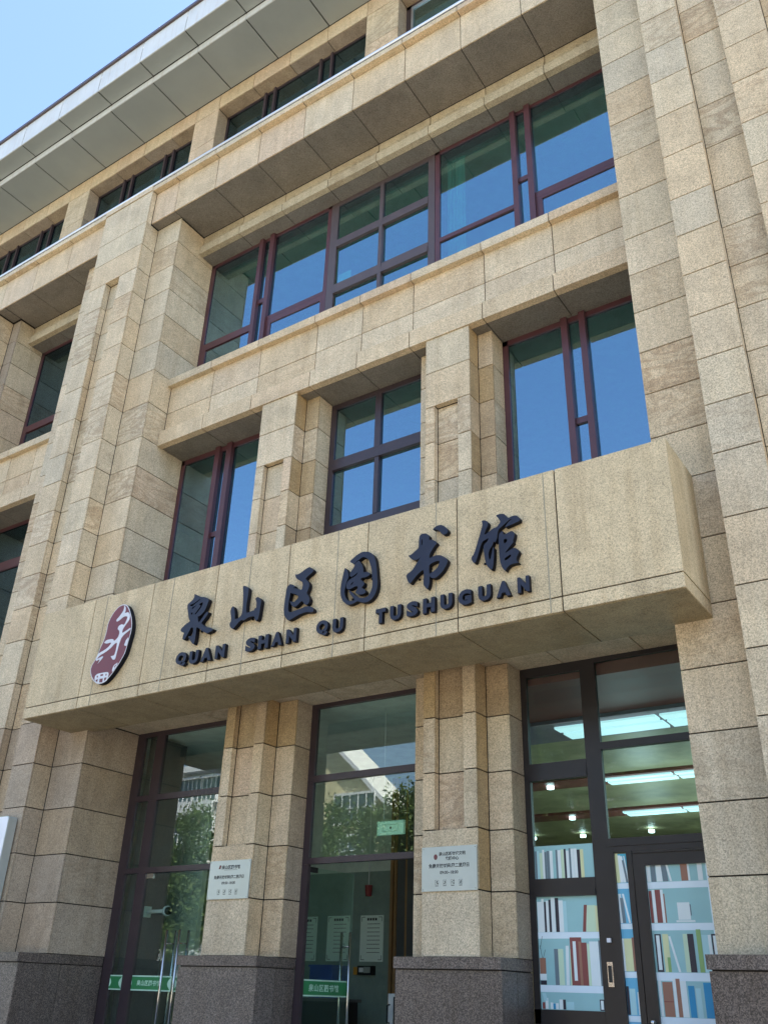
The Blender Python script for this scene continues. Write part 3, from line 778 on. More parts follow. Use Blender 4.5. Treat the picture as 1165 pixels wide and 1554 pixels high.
# swung leaf, hinge at (-7.83, 9.87), opened about 83 degrees
hing = Vector((-7.83, GZ + .01, 0)); dv = Vector((math.cos(R(83)), math.sin(R(83)), 0)); nv = Vector((dv.y, -dv.x, 0))
def leafbox(name, mat, a0, a1, n0, n1, z0, z1, parent):
    V = [hing + dv * a + nv * n + Vector((0, 0, z)) for a in (a0, a1) for n in (n0, n1) for z in (z0, z1)]
    F = [(0, 1, 3, 2), (4, 6, 7, 5), (0, 4, 5, 1), (2, 3, 7, 6), (0, 2, 6, 4), (1, 5, 7, 3)]
    return poly(name, mat, V, F, parent, WP[parent.name] if parent is not B else hing)
LM = leafbox('glass_door', 'glass_dn', .01, .90, -.005, .005, .52, 3.06, B)
tag(LM, 'middle glass door leaf standing open into the lobby')
leafbox('patch_fitting', 'black', .01, .19, -.015, .015, 3.0, 3.065, LM)
for n in (.07, -.08):
    p = hing + dv * .80 + nv * n
    tube('door_handle', 'steel', [(p.x, p.y, .75), (p.x, p.y, 2.33)], .0175, LM, seg=14)
for z in (.95, 2.16):
    p = hing + dv * .80
    tube('handle_spacer', 'steel', [tuple(p + nv * .07 + Vector((0, 0, z))), tuple(p - nv * .08 + Vector((0, 0, z)))], .011, LM, seg=10)

# ------------------------------------------------------------------ interiors
boxes('interior', 'lobby_wall', [(-14, -8.65, 14.5, 14.7, .45, 3.6), (-14, -13.8, 9.95, 14.5, .45, 5.3)], B)
boxes('interior', 'wall_in', [
    (-14, -8.65, 14.5, 14.7, 3.6, 5.3),
    (-6.05, -5.95, 9.95, 12.0, .45, 5.3), (-7.1, -5.95, 12.0, 12.1, .45, 5.3), (-7.1, -7.0, 12.1, 14.5, .45, 5.3),
    (-9.1, -8.6, 9.95, 10.25, .45, 5.2),
    (-29, 11.5, 15.6, 15.8, 5.4, 20.5), (-14.2, -14.0, 9.95, 15.6, 6.0, 20.5), (-2.3, -2.15, 9.95, 15.6, 5.4, 15.5)], B)
boxes('interior_floor', 'floor_in', [(-29, 11.5, 9.9, 30.5, .30, .452), (-29, 11.5, 9.96, 30.5, 6.0, 6.3), (-29, 11.5, 9.96, 30.5, 11.3, 11.5), (-29, 11.5, 9.96, 30.5, 16.6, 16.9)], B)
boxes('interior_ceiling', 'ceil_in', [(-29, -6.0, 9.96, 14.7, 5.26, 5.36), (-29, 11.5, 10.3, 15.6, 10.62, 10.72), (-29, 11.5, 10.4, 15.6, 15.5, 15.6), (-29, 11.5, 9.96, 15.6, 20.4, 20.5)], B)
boxes('interior_wall', 'wood_olive', [(-10.2, 3.0, 22.4, 22.6, .45, 5.3), (3.0, 3.2, 9.95, 22.4, .45, 5.3), (-10.3, -10.1, 14.7, 22.4, .45, 5.3)], B)
# timber ceiling of the right-hand room: dark red near the glass, olive further in, crossed by darker beams
boxes('interior_ceiling', ['wood_red', 'wood_olive', 'wood_grey'], [
    (-5.95, 3, 9.96, 11.50, 5.02, 5.2), (-5.95, 3, 11.50, 12.0, 4.97, 5.2, 2), (-7.0, 3, 12.0, 12.45, 4.97, 5.2, 2),
    (-7.0, 3, 12.45, 14.72, 5.02, 5.2, 1), (-10.1, 3, 14.72, 14.95, 5.02, 5.2, 1), (-10.1, 3, 14.95, 15.56, 4.97, 5.2), (-10.1, 3, 15.56, 17.92, 5.02, 5.2, 1),
    (-10.1, 3, 17.92, 18.54, 4.97, 5.2), (-10.1, 3, 18.54, 22.4, 5.02, 5.2, 1)], B)
def fill_light(name, parent, w, power):
    d = bpy.data.lights.new(name, 'POINT'); d.energy = power; d.color = (0.85, 0.95, 1.0); d.shadow_soft_size = .35
    o = bpy.data.objects.new(name, d); put(o, parent, w)
for ya, yb, xs_, nm in ((11.66, 12.28, (-5.08, -3.60, -2.1, -.6), 'front'), (15.03, 15.48, (-5.72, -4.50, -3.0, -1.5), 'middle'), (18.03, 18.47, (-6.50, -5.30, -3.8, -2.3), 'back')):
    for k in range(3):
        L_ = thing('ceiling_light', (xs_[k], ya, 4.93), '%s pale light panel of the %s row in the timber ceiling of the right doorway' % (('leftmost', 'middle', 'right-hand')[k], nm), 'light', 'ceiling light panels inside the right doorway')
        ym = ya + (yb - ya) * .42
        slab('tube_panel', 'light', xs_[k] + .03, xs_[k + 1] - .03, ya, ym - .05, 4.935, 4.965, L_)
        fill_light('panel_fill', L_, ((xs_[k] + xs_[k + 1]) / 2, (ya + yb) / 2, 4.2), 1.0 if nm == 'front' else 5)  # unseen point light added below each panel to brighten the ceiling
        slab('tube_panel', 'light', xs_[k] + .03, xs_[k + 1] - .03, ym + .05, yb, 4.935, 4.965, L_)
for x, y, lb_ in ((-6.75, 15.26, 'downlight in the dark beam left of the middle light row'), (-7.62, 18.24, 'downlight in the dark beam left of the back light row'), (-8.31, 20.44, 'left one of the two rearmost downlights in the left pane'),
              (-6.71, 20.41, 'rearmost downlight seen in the large right pane'), (-9.49, 20.35, 'downlight close to the left edge of the left pane')):
    tag(tube('downlight', 'lamp', [(x, y, 4.92), (x, y, 4.975)], .06, None, seg=16), lb_, 'lamp', 'downlights behind the book-print doorway')
# timber jamb posts seen past the open leaf
boxes('timber_jamb', 'wood', [(-9.53, -9.475, 14.40, 14.5, .45, 5.2), (-9.455, -9.41, 14.42, 14.5, .45, 5.2), (-9.215, -9.175, 14.40, 14.5, .45, 5.2)], B)
boxes('lobby_partition', 'wall_dk', [(-9.41, -9.215, 14.45, 14.5, .45, 5.2), (-9.175, -8.6, 14.40, 14.5, .45, 5.2)], B)
nt_ = thing('white_patch', (-7.9, 9.925, 13.1), 'small white rectangle behind the lower left pane of the middle casement', 'patch')
slab('sheet', 'white', -8.03, -7.74, 9.918, 9.921, 13.09, 13.34, nt_)  # plain white rectangle set just behind the pane
# curtain and reveals behind third floor glass
ct = []
for i in range(16):
    x = -5.80 + i * .022
    ct.append((x, x + .022, 10.10 + .025 * math.sin(i * 1.9), 10.13 + .025 * math.sin(i * 1.9), 11.9, 15.1))
tag(boxes('curtain', 'curtain', ct, None, (-5.6, 10.1, 11.9)), 'pale curtain drawn to the left of the right third floor window', 'curtain')

# outlines of the six characters and of the emblem on the canopy plane, (x, z) in metres
GLYPHS = {
  '泉': [[[(-8.469,6.302),(-8.399,6.259),(-8.32,6.219),(-8.276,6.213),(-8.206,6.181),(-8.178,6.149),(-8.188,6.118),(-8.204,6.076),(-8.219,6.04),(-8.247,5.996),(-8.291,5.96),(-8.331,5.945),(-8.35,5.949),(-8.336,5.913),(-8.331,5.879),(-8.31,5.861),(-8.267,5.905),(-8.208,5.977),(-8.175,5.987),(-8.161,5.967),(-8.18,5.932),(-8.222,5.885),(-8.271,5.839),(-8.205,5.789),(-8.16,5.766),(-8.086,5.744),(-8.025,5.711),(-8.064,5.691),(-8.117,5.677),(-8.16,5.682),(-8.238,5.729),(-8.295,5.772),(-8.335,5.799),(-8.347,5.782),(-8.342,5.715),(-8.343,5.634),(-8.35,5.581),(-8.357,5.56),(-8.399,5.595),(-8.443,5.646),(-8.48,5.691),(-8.46,5.699),(-8.422,5.686),(-8.405,5.71),(-8.398,5.753),(-8.407,5.804),(-8.445,5.817),(-8.472,5.767),(-8.511,5.702),(-8.546,5.659),(-8.577,5.67),(-8.582,5.715),(-8.558,5.761),(-8.629,5.79),(-8.642,5.821),(-8.578,5.87),(-8.497,5.905),(-8.483,5.911),(-8.512,5.947),(-8.546,6.055),(-8.575,6.135),(-8.567,6.173),(-8.513,6.196),(-8.468,6.233),(-8.463,6.266)],[(-8.533,6.149),(-8.454,6.156),(-8.386,6.182),(-8.354,6.205),(-8.341,6.195),(-8.371,6.176),(-8.431,6.145),(-8.477,6.121),(-8.498,6.125)],[(-8.361,6.117),(-8.291,6.151),(-8.286,6.11),(-8.315,6.06),(-8.358,6.018),(-8.399,5.984),(-8.411,5.999),(-8.363,6.047),(-8.319,6.091),(-8.331,6.111)],[(-8.483,6.031),(-8.461,6.03),(-8.447,6.01),(-8.47,5.992)],[(-8.483,6.094),(-8.454,6.11),(-8.39,6.12),(-8.443,6.094),(-8.473,6.077)]]],
  '山': [[[(-7.585,6.226),(-7.532,6.206),(-7.488,6.166),(-7.488,6.115),(-7.491,6.039),(-7.498,5.955),(-7.492,5.863),(-7.482,5.829),(-7.445,5.829),(-7.397,5.837),(-7.352,5.84),(-7.355,5.866),(-7.324,5.862),(-7.332,5.951),(-7.348,5.979),(-7.357,6.001),(-7.319,6.016),(-7.276,5.984),(-7.25,5.944),(-7.256,5.895),(-7.261,5.817),(-7.266,5.759),(-7.277,5.703),(-7.305,5.684),(-7.336,5.714),(-7.338,5.754),(-7.388,5.763),(-7.449,5.76),(-7.495,5.74),(-7.525,5.736),(-7.557,5.747),(-7.598,5.73),(-7.637,5.693),(-7.686,5.648),(-7.727,5.675),(-7.754,5.71),(-7.756,5.74),(-7.734,5.766),(-7.743,5.823),(-7.765,5.893),(-7.763,5.943),(-7.733,5.978),(-7.701,5.925),(-7.681,5.851),(-7.674,5.782),(-7.636,5.777),(-7.577,5.8),(-7.559,5.847),(-7.56,5.927),(-7.566,6.03),(-7.579,6.134),(-7.595,6.204)]]],
  '区': [[[(-6.521,6.244),(-6.483,6.228),(-6.437,6.18),(-6.476,6.147),(-6.523,6.127),(-6.562,6.094),(-6.536,6.067),(-6.499,6.028),(-6.492,5.985),(-6.506,5.936),(-6.527,5.894),(-6.487,5.845),(-6.468,5.8),(-6.479,5.762),(-6.501,5.741),(-6.531,5.742),(-6.565,5.779),(-6.591,5.81),(-6.626,5.787),(-6.665,5.759),(-6.707,5.747),(-6.739,5.769),(-6.775,5.823),(-6.78,5.844),(-6.738,5.825),(-6.707,5.819),(-6.673,5.843),(-6.646,5.878),(-6.699,5.92),(-6.781,5.951),(-6.779,5.984),(-6.769,6.013),(-6.7,5.998),(-6.649,5.977),(-6.61,5.951),(-6.595,6.017),(-6.608,6.062),(-6.654,6.093),(-6.7,6.124),(-6.725,6.161),(-6.731,6.195),(-6.693,6.181),(-6.639,6.195),(-6.58,6.224)]],[[(-6.749,6.056),(-6.708,6.016),(-6.75,6.009),(-6.779,5.989),(-6.783,5.933),(-6.797,5.858),(-6.798,5.781),(-6.791,5.703),(-6.738,5.692),(-6.666,5.703),(-6.583,5.712),(-6.536,5.723),(-6.488,5.718),(-6.439,5.703),(-6.401,5.67),(-6.397,5.63),(-6.432,5.627),(-6.493,5.644),(-6.553,5.645),(-6.623,5.634),(-6.699,5.609),(-6.764,5.591),(-6.795,5.597),(-6.851,5.664),(-6.868,5.744),(-6.867,5.821),(-6.859,5.923),(-6.856,6.011),(-6.841,6.05),(-6.8,6.078)]]],
  '图': [[[(-5.898,6.175),(-5.847,6.205),(-5.79,6.239),(-5.721,6.257),(-5.675,6.251),(-5.617,6.231),(-5.564,6.19),(-5.533,6.136),(-5.517,6.08),(-5.502,5.995),(-5.49,5.891),(-5.481,5.814),(-5.484,5.739),(-5.509,5.67),(-5.556,5.616),(-5.611,5.593),(-5.672,5.595),(-5.736,5.623),(-5.764,5.632),(-5.803,5.617),(-5.854,5.608),(-5.906,5.618),(-5.96,5.665),(-5.999,5.728),(-6.013,5.802),(-6.012,5.879),(-5.996,5.963),(-5.978,6.053),(-5.964,6.112),(-5.926,6.062),(-5.903,6.01),(-5.903,5.968),(-5.924,5.921),(-5.938,5.873),(-5.952,5.815),(-5.949,5.758),(-5.922,5.697),(-5.88,5.658),(-5.816,5.65),(-5.8,5.662),(-5.83,5.698),(-5.886,5.77),(-5.888,5.796),(-5.858,5.78),(-5.797,5.716),(-5.727,5.666),(-5.675,5.656),(-5.614,5.663),(-5.577,5.7),(-5.557,5.765),(-5.554,5.83),(-5.567,5.934),(-5.573,6.001),(-5.598,6.069),(-5.618,6.125),(-5.654,6.165),(-5.706,6.188),(-5.763,6.164),(-5.797,6.152),(-5.819,6.12),(-5.861,6.14)]],[[(-5.819,6.12),(-5.763,6.159),(-5.732,6.115),(-5.701,6.067),(-5.69,6.018),(-5.691,5.982),(-5.651,5.983),(-5.599,5.956),(-5.587,5.938),(-5.614,5.919),(-5.665,5.91),(-5.705,5.921),(-5.727,5.898),(-5.703,5.878),(-5.667,5.845),(-5.677,5.816),(-5.71,5.788),(-5.687,5.778),(-5.652,5.75),(-5.639,5.718),(-5.683,5.702),(-5.751,5.712),(-5.799,5.752),(-5.767,5.79),(-5.757,5.813),(-5.786,5.83),(-5.837,5.816),(-5.882,5.805),(-5.918,5.818),(-5.932,5.856),(-5.923,5.901),(-5.89,5.934),(-5.833,5.947),(-5.788,5.968),(-5.766,6.004),(-5.817,5.975),(-5.862,5.959),(-5.886,5.98),(-5.883,6.026),(-5.839,6.068),(-5.823,6.095)],[(-5.818,5.893),(-5.852,5.885),(-5.874,5.854),(-5.845,5.863)]]],
  '书': [[[(-4.9,6.285),(-4.837,6.278),(-4.799,6.248),(-4.787,6.221),(-4.793,6.181),(-4.75,6.176),(-4.701,6.14),(-4.688,6.113),(-4.713,6.096),(-4.749,6.053),(-4.78,6.002),(-4.792,5.95),(-4.737,5.963),(-4.688,5.968),(-4.64,5.954),(-4.58,5.914),(-4.55,5.873),(-4.557,5.834),(-4.598,5.77),(-4.646,5.725),(-4.7,5.692),(-4.748,5.697),(-4.778,5.721),(-4.784,5.762),(-4.748,5.771),(-4.7,5.794),(-4.67,5.832),(-4.652,5.885),(-4.676,5.896),(-4.737,5.888),(-4.788,5.871),(-4.791,5.809),(-4.781,5.727),(-4.784,5.643),(-4.807,5.576),(-4.832,5.598),(-4.862,5.643),(-4.863,5.689),(-4.857,5.756),(-4.864,5.826),(-4.882,5.824),(-4.943,5.786),(-4.992,5.74),(-5.041,5.688),(-5.073,5.741),(-5.092,5.797),(-5.08,5.823),(-5.018,5.849),(-4.97,5.908),(-4.927,5.962),(-4.903,5.996),(-4.94,5.97),(-4.996,5.978),(-5.04,6.012),(-5.072,6.055),(-5.034,6.051),(-4.978,6.085),(-4.929,6.114),(-4.93,6.179),(-4.924,6.256)],[(-4.886,6.228),(-4.88,6.197),(-4.882,6.144),(-4.895,6.141),(-4.895,6.189)]],[[(-4.75,6.3),(-4.701,6.335),(-4.639,6.337),(-4.591,6.306),(-4.548,6.254),(-4.543,6.223),(-4.567,6.2),(-4.609,6.199),(-4.64,6.236),(-4.664,6.272),(-4.707,6.295)]]],
  '馆': [[[(-3.947,6.267),(-3.897,6.273),(-3.848,6.263),(-3.818,6.23),(-3.798,6.193),(-3.752,6.208),(-3.697,6.203),(-3.663,6.166),(-3.659,6.125),(-3.707,6.116),(-3.781,6.102),(-3.847,6.094),(-3.803,6.142),(-3.741,6.179),(-3.79,6.169),(-3.859,6.122),(-3.915,6.091),(-3.928,6.048),(-3.934,6.0),(-3.957,5.939),(-3.981,5.963),(-3.995,5.917),(-4.027,5.883),(-4.047,5.833),(-4.04,5.759),(-4.024,5.755),(-4.003,5.84),(-3.989,5.898),(-3.978,5.883),(-3.98,5.805),(-3.99,5.687),(-4.004,5.637),(-4.028,5.636),(-4.075,5.701),(-4.091,5.783),(-4.101,5.864),(-4.106,5.933),(-4.08,5.963),(-4.055,5.975),(-4.035,6.019),(-4.085,6.001),(-4.117,5.991),(-4.143,5.93),(-4.17,5.85),(-4.203,5.761),(-4.228,5.761),(-4.253,5.803),(-4.252,5.839),(-4.22,5.868),(-4.186,5.965),(-4.146,6.079),(-4.119,6.159),(-4.108,6.207),(-4.12,6.251),(-4.073,6.243),(-4.039,6.213),(-4.043,6.165),(-4.073,6.122),(-4.093,6.059),(-4.02,6.096),(-3.976,6.122),(-3.939,6.119),(-3.888,6.173),(-3.911,6.223)]],[[(-3.905,6.042),(-3.861,6.061),(-3.863,6.007),(-3.82,6.014),(-3.759,6.035),(-3.725,5.995),(-3.733,5.949),(-3.753,5.906),(-3.741,5.894),(-3.766,5.873),(-3.822,5.82),(-3.851,5.785),(-3.805,5.804),(-3.75,5.827),(-3.709,5.811),(-3.681,5.768),(-3.7,5.737),(-3.72,5.701),(-3.716,5.658),(-3.687,5.64),(-3.752,5.643),(-3.8,5.637),(-3.836,5.61),(-3.85,5.578),(-3.878,5.608),(-3.906,5.673),(-3.917,5.789),(-3.919,5.911),(-3.919,5.996)],[(-3.859,5.957),(-3.814,5.948),(-3.825,5.911),(-3.858,5.902)],[(-3.859,5.728),(-3.777,5.762),(-3.784,5.728),(-3.851,5.696)]]],
}
EMBLEM_OUTLINE = [[(-9.888,6.438),(-9.802,6.409),(-9.731,6.326),(-9.665,6.198),(-9.624,6.076),(-9.621,5.963),(-9.638,5.873),(-9.655,5.755),(-9.677,5.658),(-9.751,5.542),(-9.849,5.422),(-9.933,5.345),(-10.023,5.295),(-10.127,5.293),(-10.218,5.343),(-10.298,5.419),(-10.352,5.52),(-10.341,5.602),(-10.296,5.66),(-10.248,5.755),(-10.221,5.854),(-10.177,5.941),(-10.154,6.062),(-10.157,6.178),(-10.126,6.269),(-10.067,6.355),(-9.978,6.425)]]
EMBLEM_MARKS = [[[(-9.863,6.416),(-9.816,6.382),(-9.804,6.317),(-9.816,6.287),(-9.742,6.292),(-9.69,6.232),(-9.691,6.156),(-9.754,6.092),(-9.798,6.034),(-9.799,5.982),(-9.709,6.012),(-9.636,6.041),(-9.633,6.003),(-9.724,5.963),(-9.79,5.919),(-9.817,5.84),(-9.825,5.785),(-9.837,5.694),(-9.849,5.604),(-9.901,5.604),(-9.963,5.67),(-9.924,5.672),(-9.884,5.675),(-9.87,5.765),(-9.873,5.859),(-9.927,5.838),(-9.992,5.786),(-10.087,5.746),(-10.186,5.721),(-10.247,5.675),(-10.123,5.708),(-10.111,5.676),(-10.218,5.591),(-10.171,5.663),(-10.269,5.641),(-10.248,5.755),(-10.099,5.795),(-10.029,5.83),(-9.989,5.88),(-10.093,5.874),(-10.159,5.9),(-10.11,5.939),(-9.976,5.934),(-9.936,5.889),(-9.872,5.934),(-9.859,5.988),(-9.867,6.023),(-9.917,6.065),(-9.902,6.11),(-9.84,6.127),(-9.782,6.102),(-9.746,6.195),(-9.752,6.22),(-9.814,6.235),(-9.907,6.188),(-9.958,6.178),(-9.979,6.211),(-9.913,6.266),(-9.861,6.323),(-9.852,6.37)]],[[(-9.694,5.864),(-9.645,5.902),(-9.648,5.763),(-9.719,5.783),(-9.705,5.829)]],[[(-10.221,5.425),(-10.17,5.456),(-9.959,5.448),(-9.928,5.416),(-9.933,5.322),(-10.022,5.29),(-10.129,5.302),(-10.211,5.355)],[(-10.18,5.419),(-10.155,5.424),(-10.144,5.4),(-10.167,5.385)],[(-10.104,5.43),(-10.045,5.43),(-10.044,5.403),(-10.103,5.403)],[(-9.998,5.423),(-9.972,5.423),(-9.971,5.396),(-9.996,5.391)],[(-10.187,5.364),(-10.141,5.372),(-10.139,5.329),(-10.179,5.341)],[(-10.107,5.367),(-10.035,5.365),(-10.032,5.306),(-10.104,5.315)],[(-10.013,5.366),(-9.959,5.371),(-9.969,5.337),(-10.005,5.315)]],[[(-9.851,5.531),(-9.777,5.556),(-9.788,5.512),(-9.829,5.441),(-9.873,5.426),(-9.877,5.481)],[(-9.832,5.519),(-9.8,5.534),(-9.813,5.507),(-9.837,5.474),(-9.846,5.503)]]]
PINYIN = [('Q', -8.671, -8.467), ('U', -8.423, -8.25), ('A', -8.211, -8.02), ('N', -7.973, -7.782), ('S', -7.458, -7.288), ('H', -7.251, -7.076), ('A', -7.036, -6.86), ('N', -6.816, -6.632), ('Q', -6.356, -6.17), ('U', -6.113, -5.95), ('T', -5.506, -5.362), ('U', -5.311, -5.153), ('S', -5.091, -4.932), ('H', -4.879, -4.716), ('U', -4.657, -4.498), ('G', -4.434, -4.263), ('U', -4.191, -4.032), ('A', -3.976, -3.801), ('N', -3.738, -3.581)]

# ------------------------------------------------------------------ flat print and lettering helpers
def filled(name, mats, groups, y0, y1, parent, at, step=.0012):
    """solid cut letters: each group is [outline, hole, ...] in (x, z); front at y0, back at y1"""
    V, F, MI = [], [], []
    for gi, g in enumerate(groups):
        cu = bpy.data.curves.new('tmp', 'CURVE'); cu.dimensions = '2D'; cu.fill_mode = 'BOTH'
        cu.extrude = (y1 - y0) / 2; cu.bevel_depth = 0
        for pts in g:
            sp = cu.splines.new('POLY'); sp.points.add(len(pts) - 1)
            # smooth the traced corner a little
            for p, (x, z) in zip(sp.points, pts): p.co = (x, z, 0, 1)
            sp.use_cyclic_u = True
        o = bpy.data.objects.new('tmp', cu); COL.objects.link(o)
        bpy.context.view_layer.update()
        me = bpy.data.meshes.new_from_object(o.evaluated_get(bpy.context.evaluated_depsgraph_get()))
        n = len(V)
        yc = (y0 + y1) / 2 - gi * step
        V += [(v.co.x, yc - v.co.z, v.co.y) for v in me.vertices]
        for p in me.polygons:
            F.append(tuple(n + i for i in p.vertices))
            MI.append(0 if p.normal.z > .5 else (len(mats) - 1))
        bpy.data.objects.remove(o); bpy.data.curves.remove(cu); bpy.data.meshes.remove(me)
    o = poly(name, mats, V, F, parent, at)
    o.data.polygons.foreach_set('material_index', MI)
    return o

def smooth_poly(pts, n=1):
    """Chaikin corner cutting of a traced outline"""
    for _ in range(n):
        q = []
        for i in range(len(pts)):
            a, b_ = pts[i], pts[(i + 1) % len(pts)]
            q.append((a[0] * .8 + b_[0] * .2, a[1] * .8 + b_[1] * .2)); q.append((a[0] * .2 + b_[0] * .8, a[1] * .2 + b_[1] * .8))
        pts = q
    return pts

def text(name, body, mats, x, z, size, y0, y1, parent, align='CENTER', bold=0.0, width=None, height=None, at=None, spacing=1.0):
    cu = bpy.data.curves.new('tmp', 'FONT'); cu.body = body; cu.size = size; cu.extrude = (y1 - y0) / 2
    cu.offset = bold; cu.align_x = align; cu.space_character = spacing; cu.resolution_u = 3
    o = bpy.data.objects.new('tmp', cu); COL.objects.link(o)
    bpy.context.view_layer.update()
    me = bpy.data.meshes.new_from_object(o.evaluated_get(bpy.context.evaluated_depsgraph_get()))
    xs = [v.co.x for v in me.vertices]; ys = [v.co.y for v in me.vertices]
    sx = sz = 1.0; ox = oz = 0.0
    if width: sx = width / (max(xs) - min(xs)); ox = (max(xs) + min(xs)) / 2
    if height: sz = height / (max(ys) - min(ys)); oz = min(ys)
    yc = (y0 + y1) / 2
    V = [((v.co.x - ox) * sx + x, yc - v.co.z, (v.co.y - oz) * sz + z) for v in me.vertices]
    F = [tuple(p.vertices) for p in me.polygons]; MI = [0 if p.normal.z > .5 else len(mats) - 1 for p in me.polygons]
    bpy.data.objects.remove(o); bpy.data.curves.remove(cu); bpy.data.meshes.remove(me)
    o = poly(name, mats, V, F, parent, at if at is not None else (x, yc, z))
    o.data.polygons.foreach_set('material_index', MI)
    return o

# ------------------------------------------------------------------ the name on the canopy
LY0, LY1 = 7.872, 7.935
T1 = thing('library_name_sign', (-6.1, 7.94, 5.55), 'six large dark blue calligraphy characters fixed across the canopy front', 'sign')
for ch, lab in zip('泉山区图书馆', ('first', 'second', 'third', 'fourth', 'fifth', 'sixth')):
    gs = [[smooth_poly(s, 2) for s in g] for g in GLYPHS[ch]]
    x = sum(p[0] for p in gs[0][0]) / len(gs[0][0]); z = sum(p[1] for p in gs[0][0]) / len(gs[0][0])
    tag(filled('character', ['letter', 'letter_side'], gs, LY0, LY1, T1, (x, LY1, z)), 'character reading ' + ch)
boxes('mounting_stud', 'letter_side', [(x - .01, x + .01, LY1 - .01, SG, z - .01, z + .01) for x, z in ((-8.33, 5.95), (-8.3, 5.75), (-7.68, 5.80), (-7.42, 5.75), (-6.78, 5.70), (-6.62, 5.85), (-5.87, 5.7), (-5.6, 5.9), (-4.95, 5.75), (-4.8, 5.85), (-4.12, 5.75), (-3.9, 5.85))], T1)
T2 = thing('pinyin_sign', (-6.1, 7.94, 5.30), 'row of small dark capitals reading QUAN SHAN QU TUSHUGUAN under the characters', 'sign')
for ch, x0, x1 in PINYIN:
    tag(text('letter', ch, ['letter', 'letter_side'], (x0 + x1) / 2, 5.303, .2, 7.882, 7.935, T2, bold=.013, width=(x1 - x0) * (.94 if ch != 'N' else .86), height=.176 if ch != 'Q' else .195), 'letter ' + ch)
boxes('mounting_stud', 'letter_side', [((a + b_) / 2 - .012, (a + b_) / 2 + .012, 7.93, SG, 5.34, 5.365) for c_, a, b_ in PINYIN], T2)
# emblem
T3 = thing('emblem', (-10.0, 7.94, 5.3), 'maroon seal-shaped emblem with white strokes at the left end of the canopy', 'emblem')
eo = [smooth_poly(s, 2) for s in EMBLEM_OUTLINE]
filled('emblem_body', ['dull_white', 'letter_side'], [eo], 7.872, 7.945, T3, (-10.0, 7.94, 5.3))
cxm = sum(p[0] for p in eo[0]) / len(eo[0]); czm = sum(p[1] for p in eo[0]) / len(eo[0])
def inset(pts, d):
    out = []
    n = len(pts)
    area = sum(pts[i][0] * pts[(i + 1) % n][1] - pts[(i + 1) % n][0] * pts[i][1] for i in range(n))
    s = 1 if area > 0 else -1
    for i in range(n):
        a, b_, c_ = pts[i - 1], pts[i], pts[(i + 1) % n]
        tx, tz = c_[0] - a[0], c_[1] - a[1]
        l = math.hypot(tx, tz) or 1
        out.append((b_[0] - s * tz / l * d, b_[1] + s * tx / l * d))
    return out
filled('emblem_field', ['maroon'], [[inset(eo[0], .014)]], 7.868, 7.873, T3, (-10.0, 7.94, 5.3))
filled('emblem_strokes', ['dull_white'], [[inset(smooth_poly(s, 1), .0035) if k == 0 else s for k, s in enumerate(g)] for g in EMBLEM_MARKS], 7.864, 7.8685, T3, (-10.0, 7.94, 5.3), step=0.0)

# ------------------------------------------------------------------ plaques
def plaque(x0, x1, title, y, lab):
    P = thing('plaque', ((x0 + x1) / 2, y, 2.63), lab, 'plaque')
    slab('plate', 'plaque', x0, x1, y - .022, y - .006, 2.632, 3.092, P)
    cx_ = (x0 + x1) / 2; f0, f1 = y - .0232, y - .022
    w = x1 - x0
    if len(title) == 1:
        text('inscription', title[0], ['ink'], cx_ + .02, 2.99, .052, f0, f1, P, bold=.0012)
        slab('rule', 'ink', cx_ - .09, cx_ + .13, f0, f1, 2.974, 2.977, P)
        tube('small_seal', 'inkred', [(cx_ - .175, f1, 2.995), (cx_ - .16, f1, 3.035)], .012, P, seg=8)
    else:
        text('inscription', title[0], ['ink'], cx_ + .04, 3.0, .042, f0, f1, P, bold=.001)
        text('inscription', title[1], ['ink'], cx_ + .04, 2.95, .042, f0, f1, P, bold=.001)
        V = [(cx_ - .17 + .024 * math.cos(a), f0 + (.0004 if k else 0), 2.985 + .03 * math.sin(a)) for k in (0,) for a in [i * math.pi / 8 for i in range(16)]]
        poly('round_seal', 'inkred', V, [tuple(range(16))[::-1]], P, WP[P.name])
    text('opening_days', '免费开放时间:周二至周日', ['ink'], cx_, 2.875, .046, f0, f1, P, bold=.0012)
    text('opening_hours', '09:00~18:00', ['ink'], cx_, 2.806, .046, f0, f1, P, bold=.0006)
    for k in range(4):
        x = cx_ - .155 + k * .1
        b = [(x - .022, x + .022, f0 + .0002, f1, 2.744, 2.746), (x - .022, x + .022, f0 + .0002, f1, 2.698, 2.700), (x - .022, x - .020, f0 + .0002, f1, 2.70, 2.744), (x + .020, x + .022, f0 + .0002, f1, 2.70, 2.744)]
        r_ = random.Random(k)
        for q in range(3):
            a = x - .013 + .026 * r_.random() * .6; zz = 2.706 + q * .011
            b.append((a, a + .012 + .008 * r_.random(), f0, f1 - .0002, zz, zz + .008))
        b.append((x - .02, x + .02, f0, f1, 2.683, 2.689))
        boxes('pictogram', 'ink', b, P)
    for sx in (x0 + .02, x1 - .02):
        for sz in (2.652, 3.072): tube('screw', 'steel', [(sx, y - .024, sz), (sx, y - .018, sz)], .005, P, seg=8)
    return P
plaque(-8.912, -8.22, ['泉山区图书馆'], PF, 'steel opening-hours plaque with a single title line, on the pilaster between the glass doorways')
plaque(-5.675, -4.978, ['泉山区新时代文明', '实践中心'], PF, 'steel opening-hours plaque with a round seal and two title lines, left of the book-print doorway')

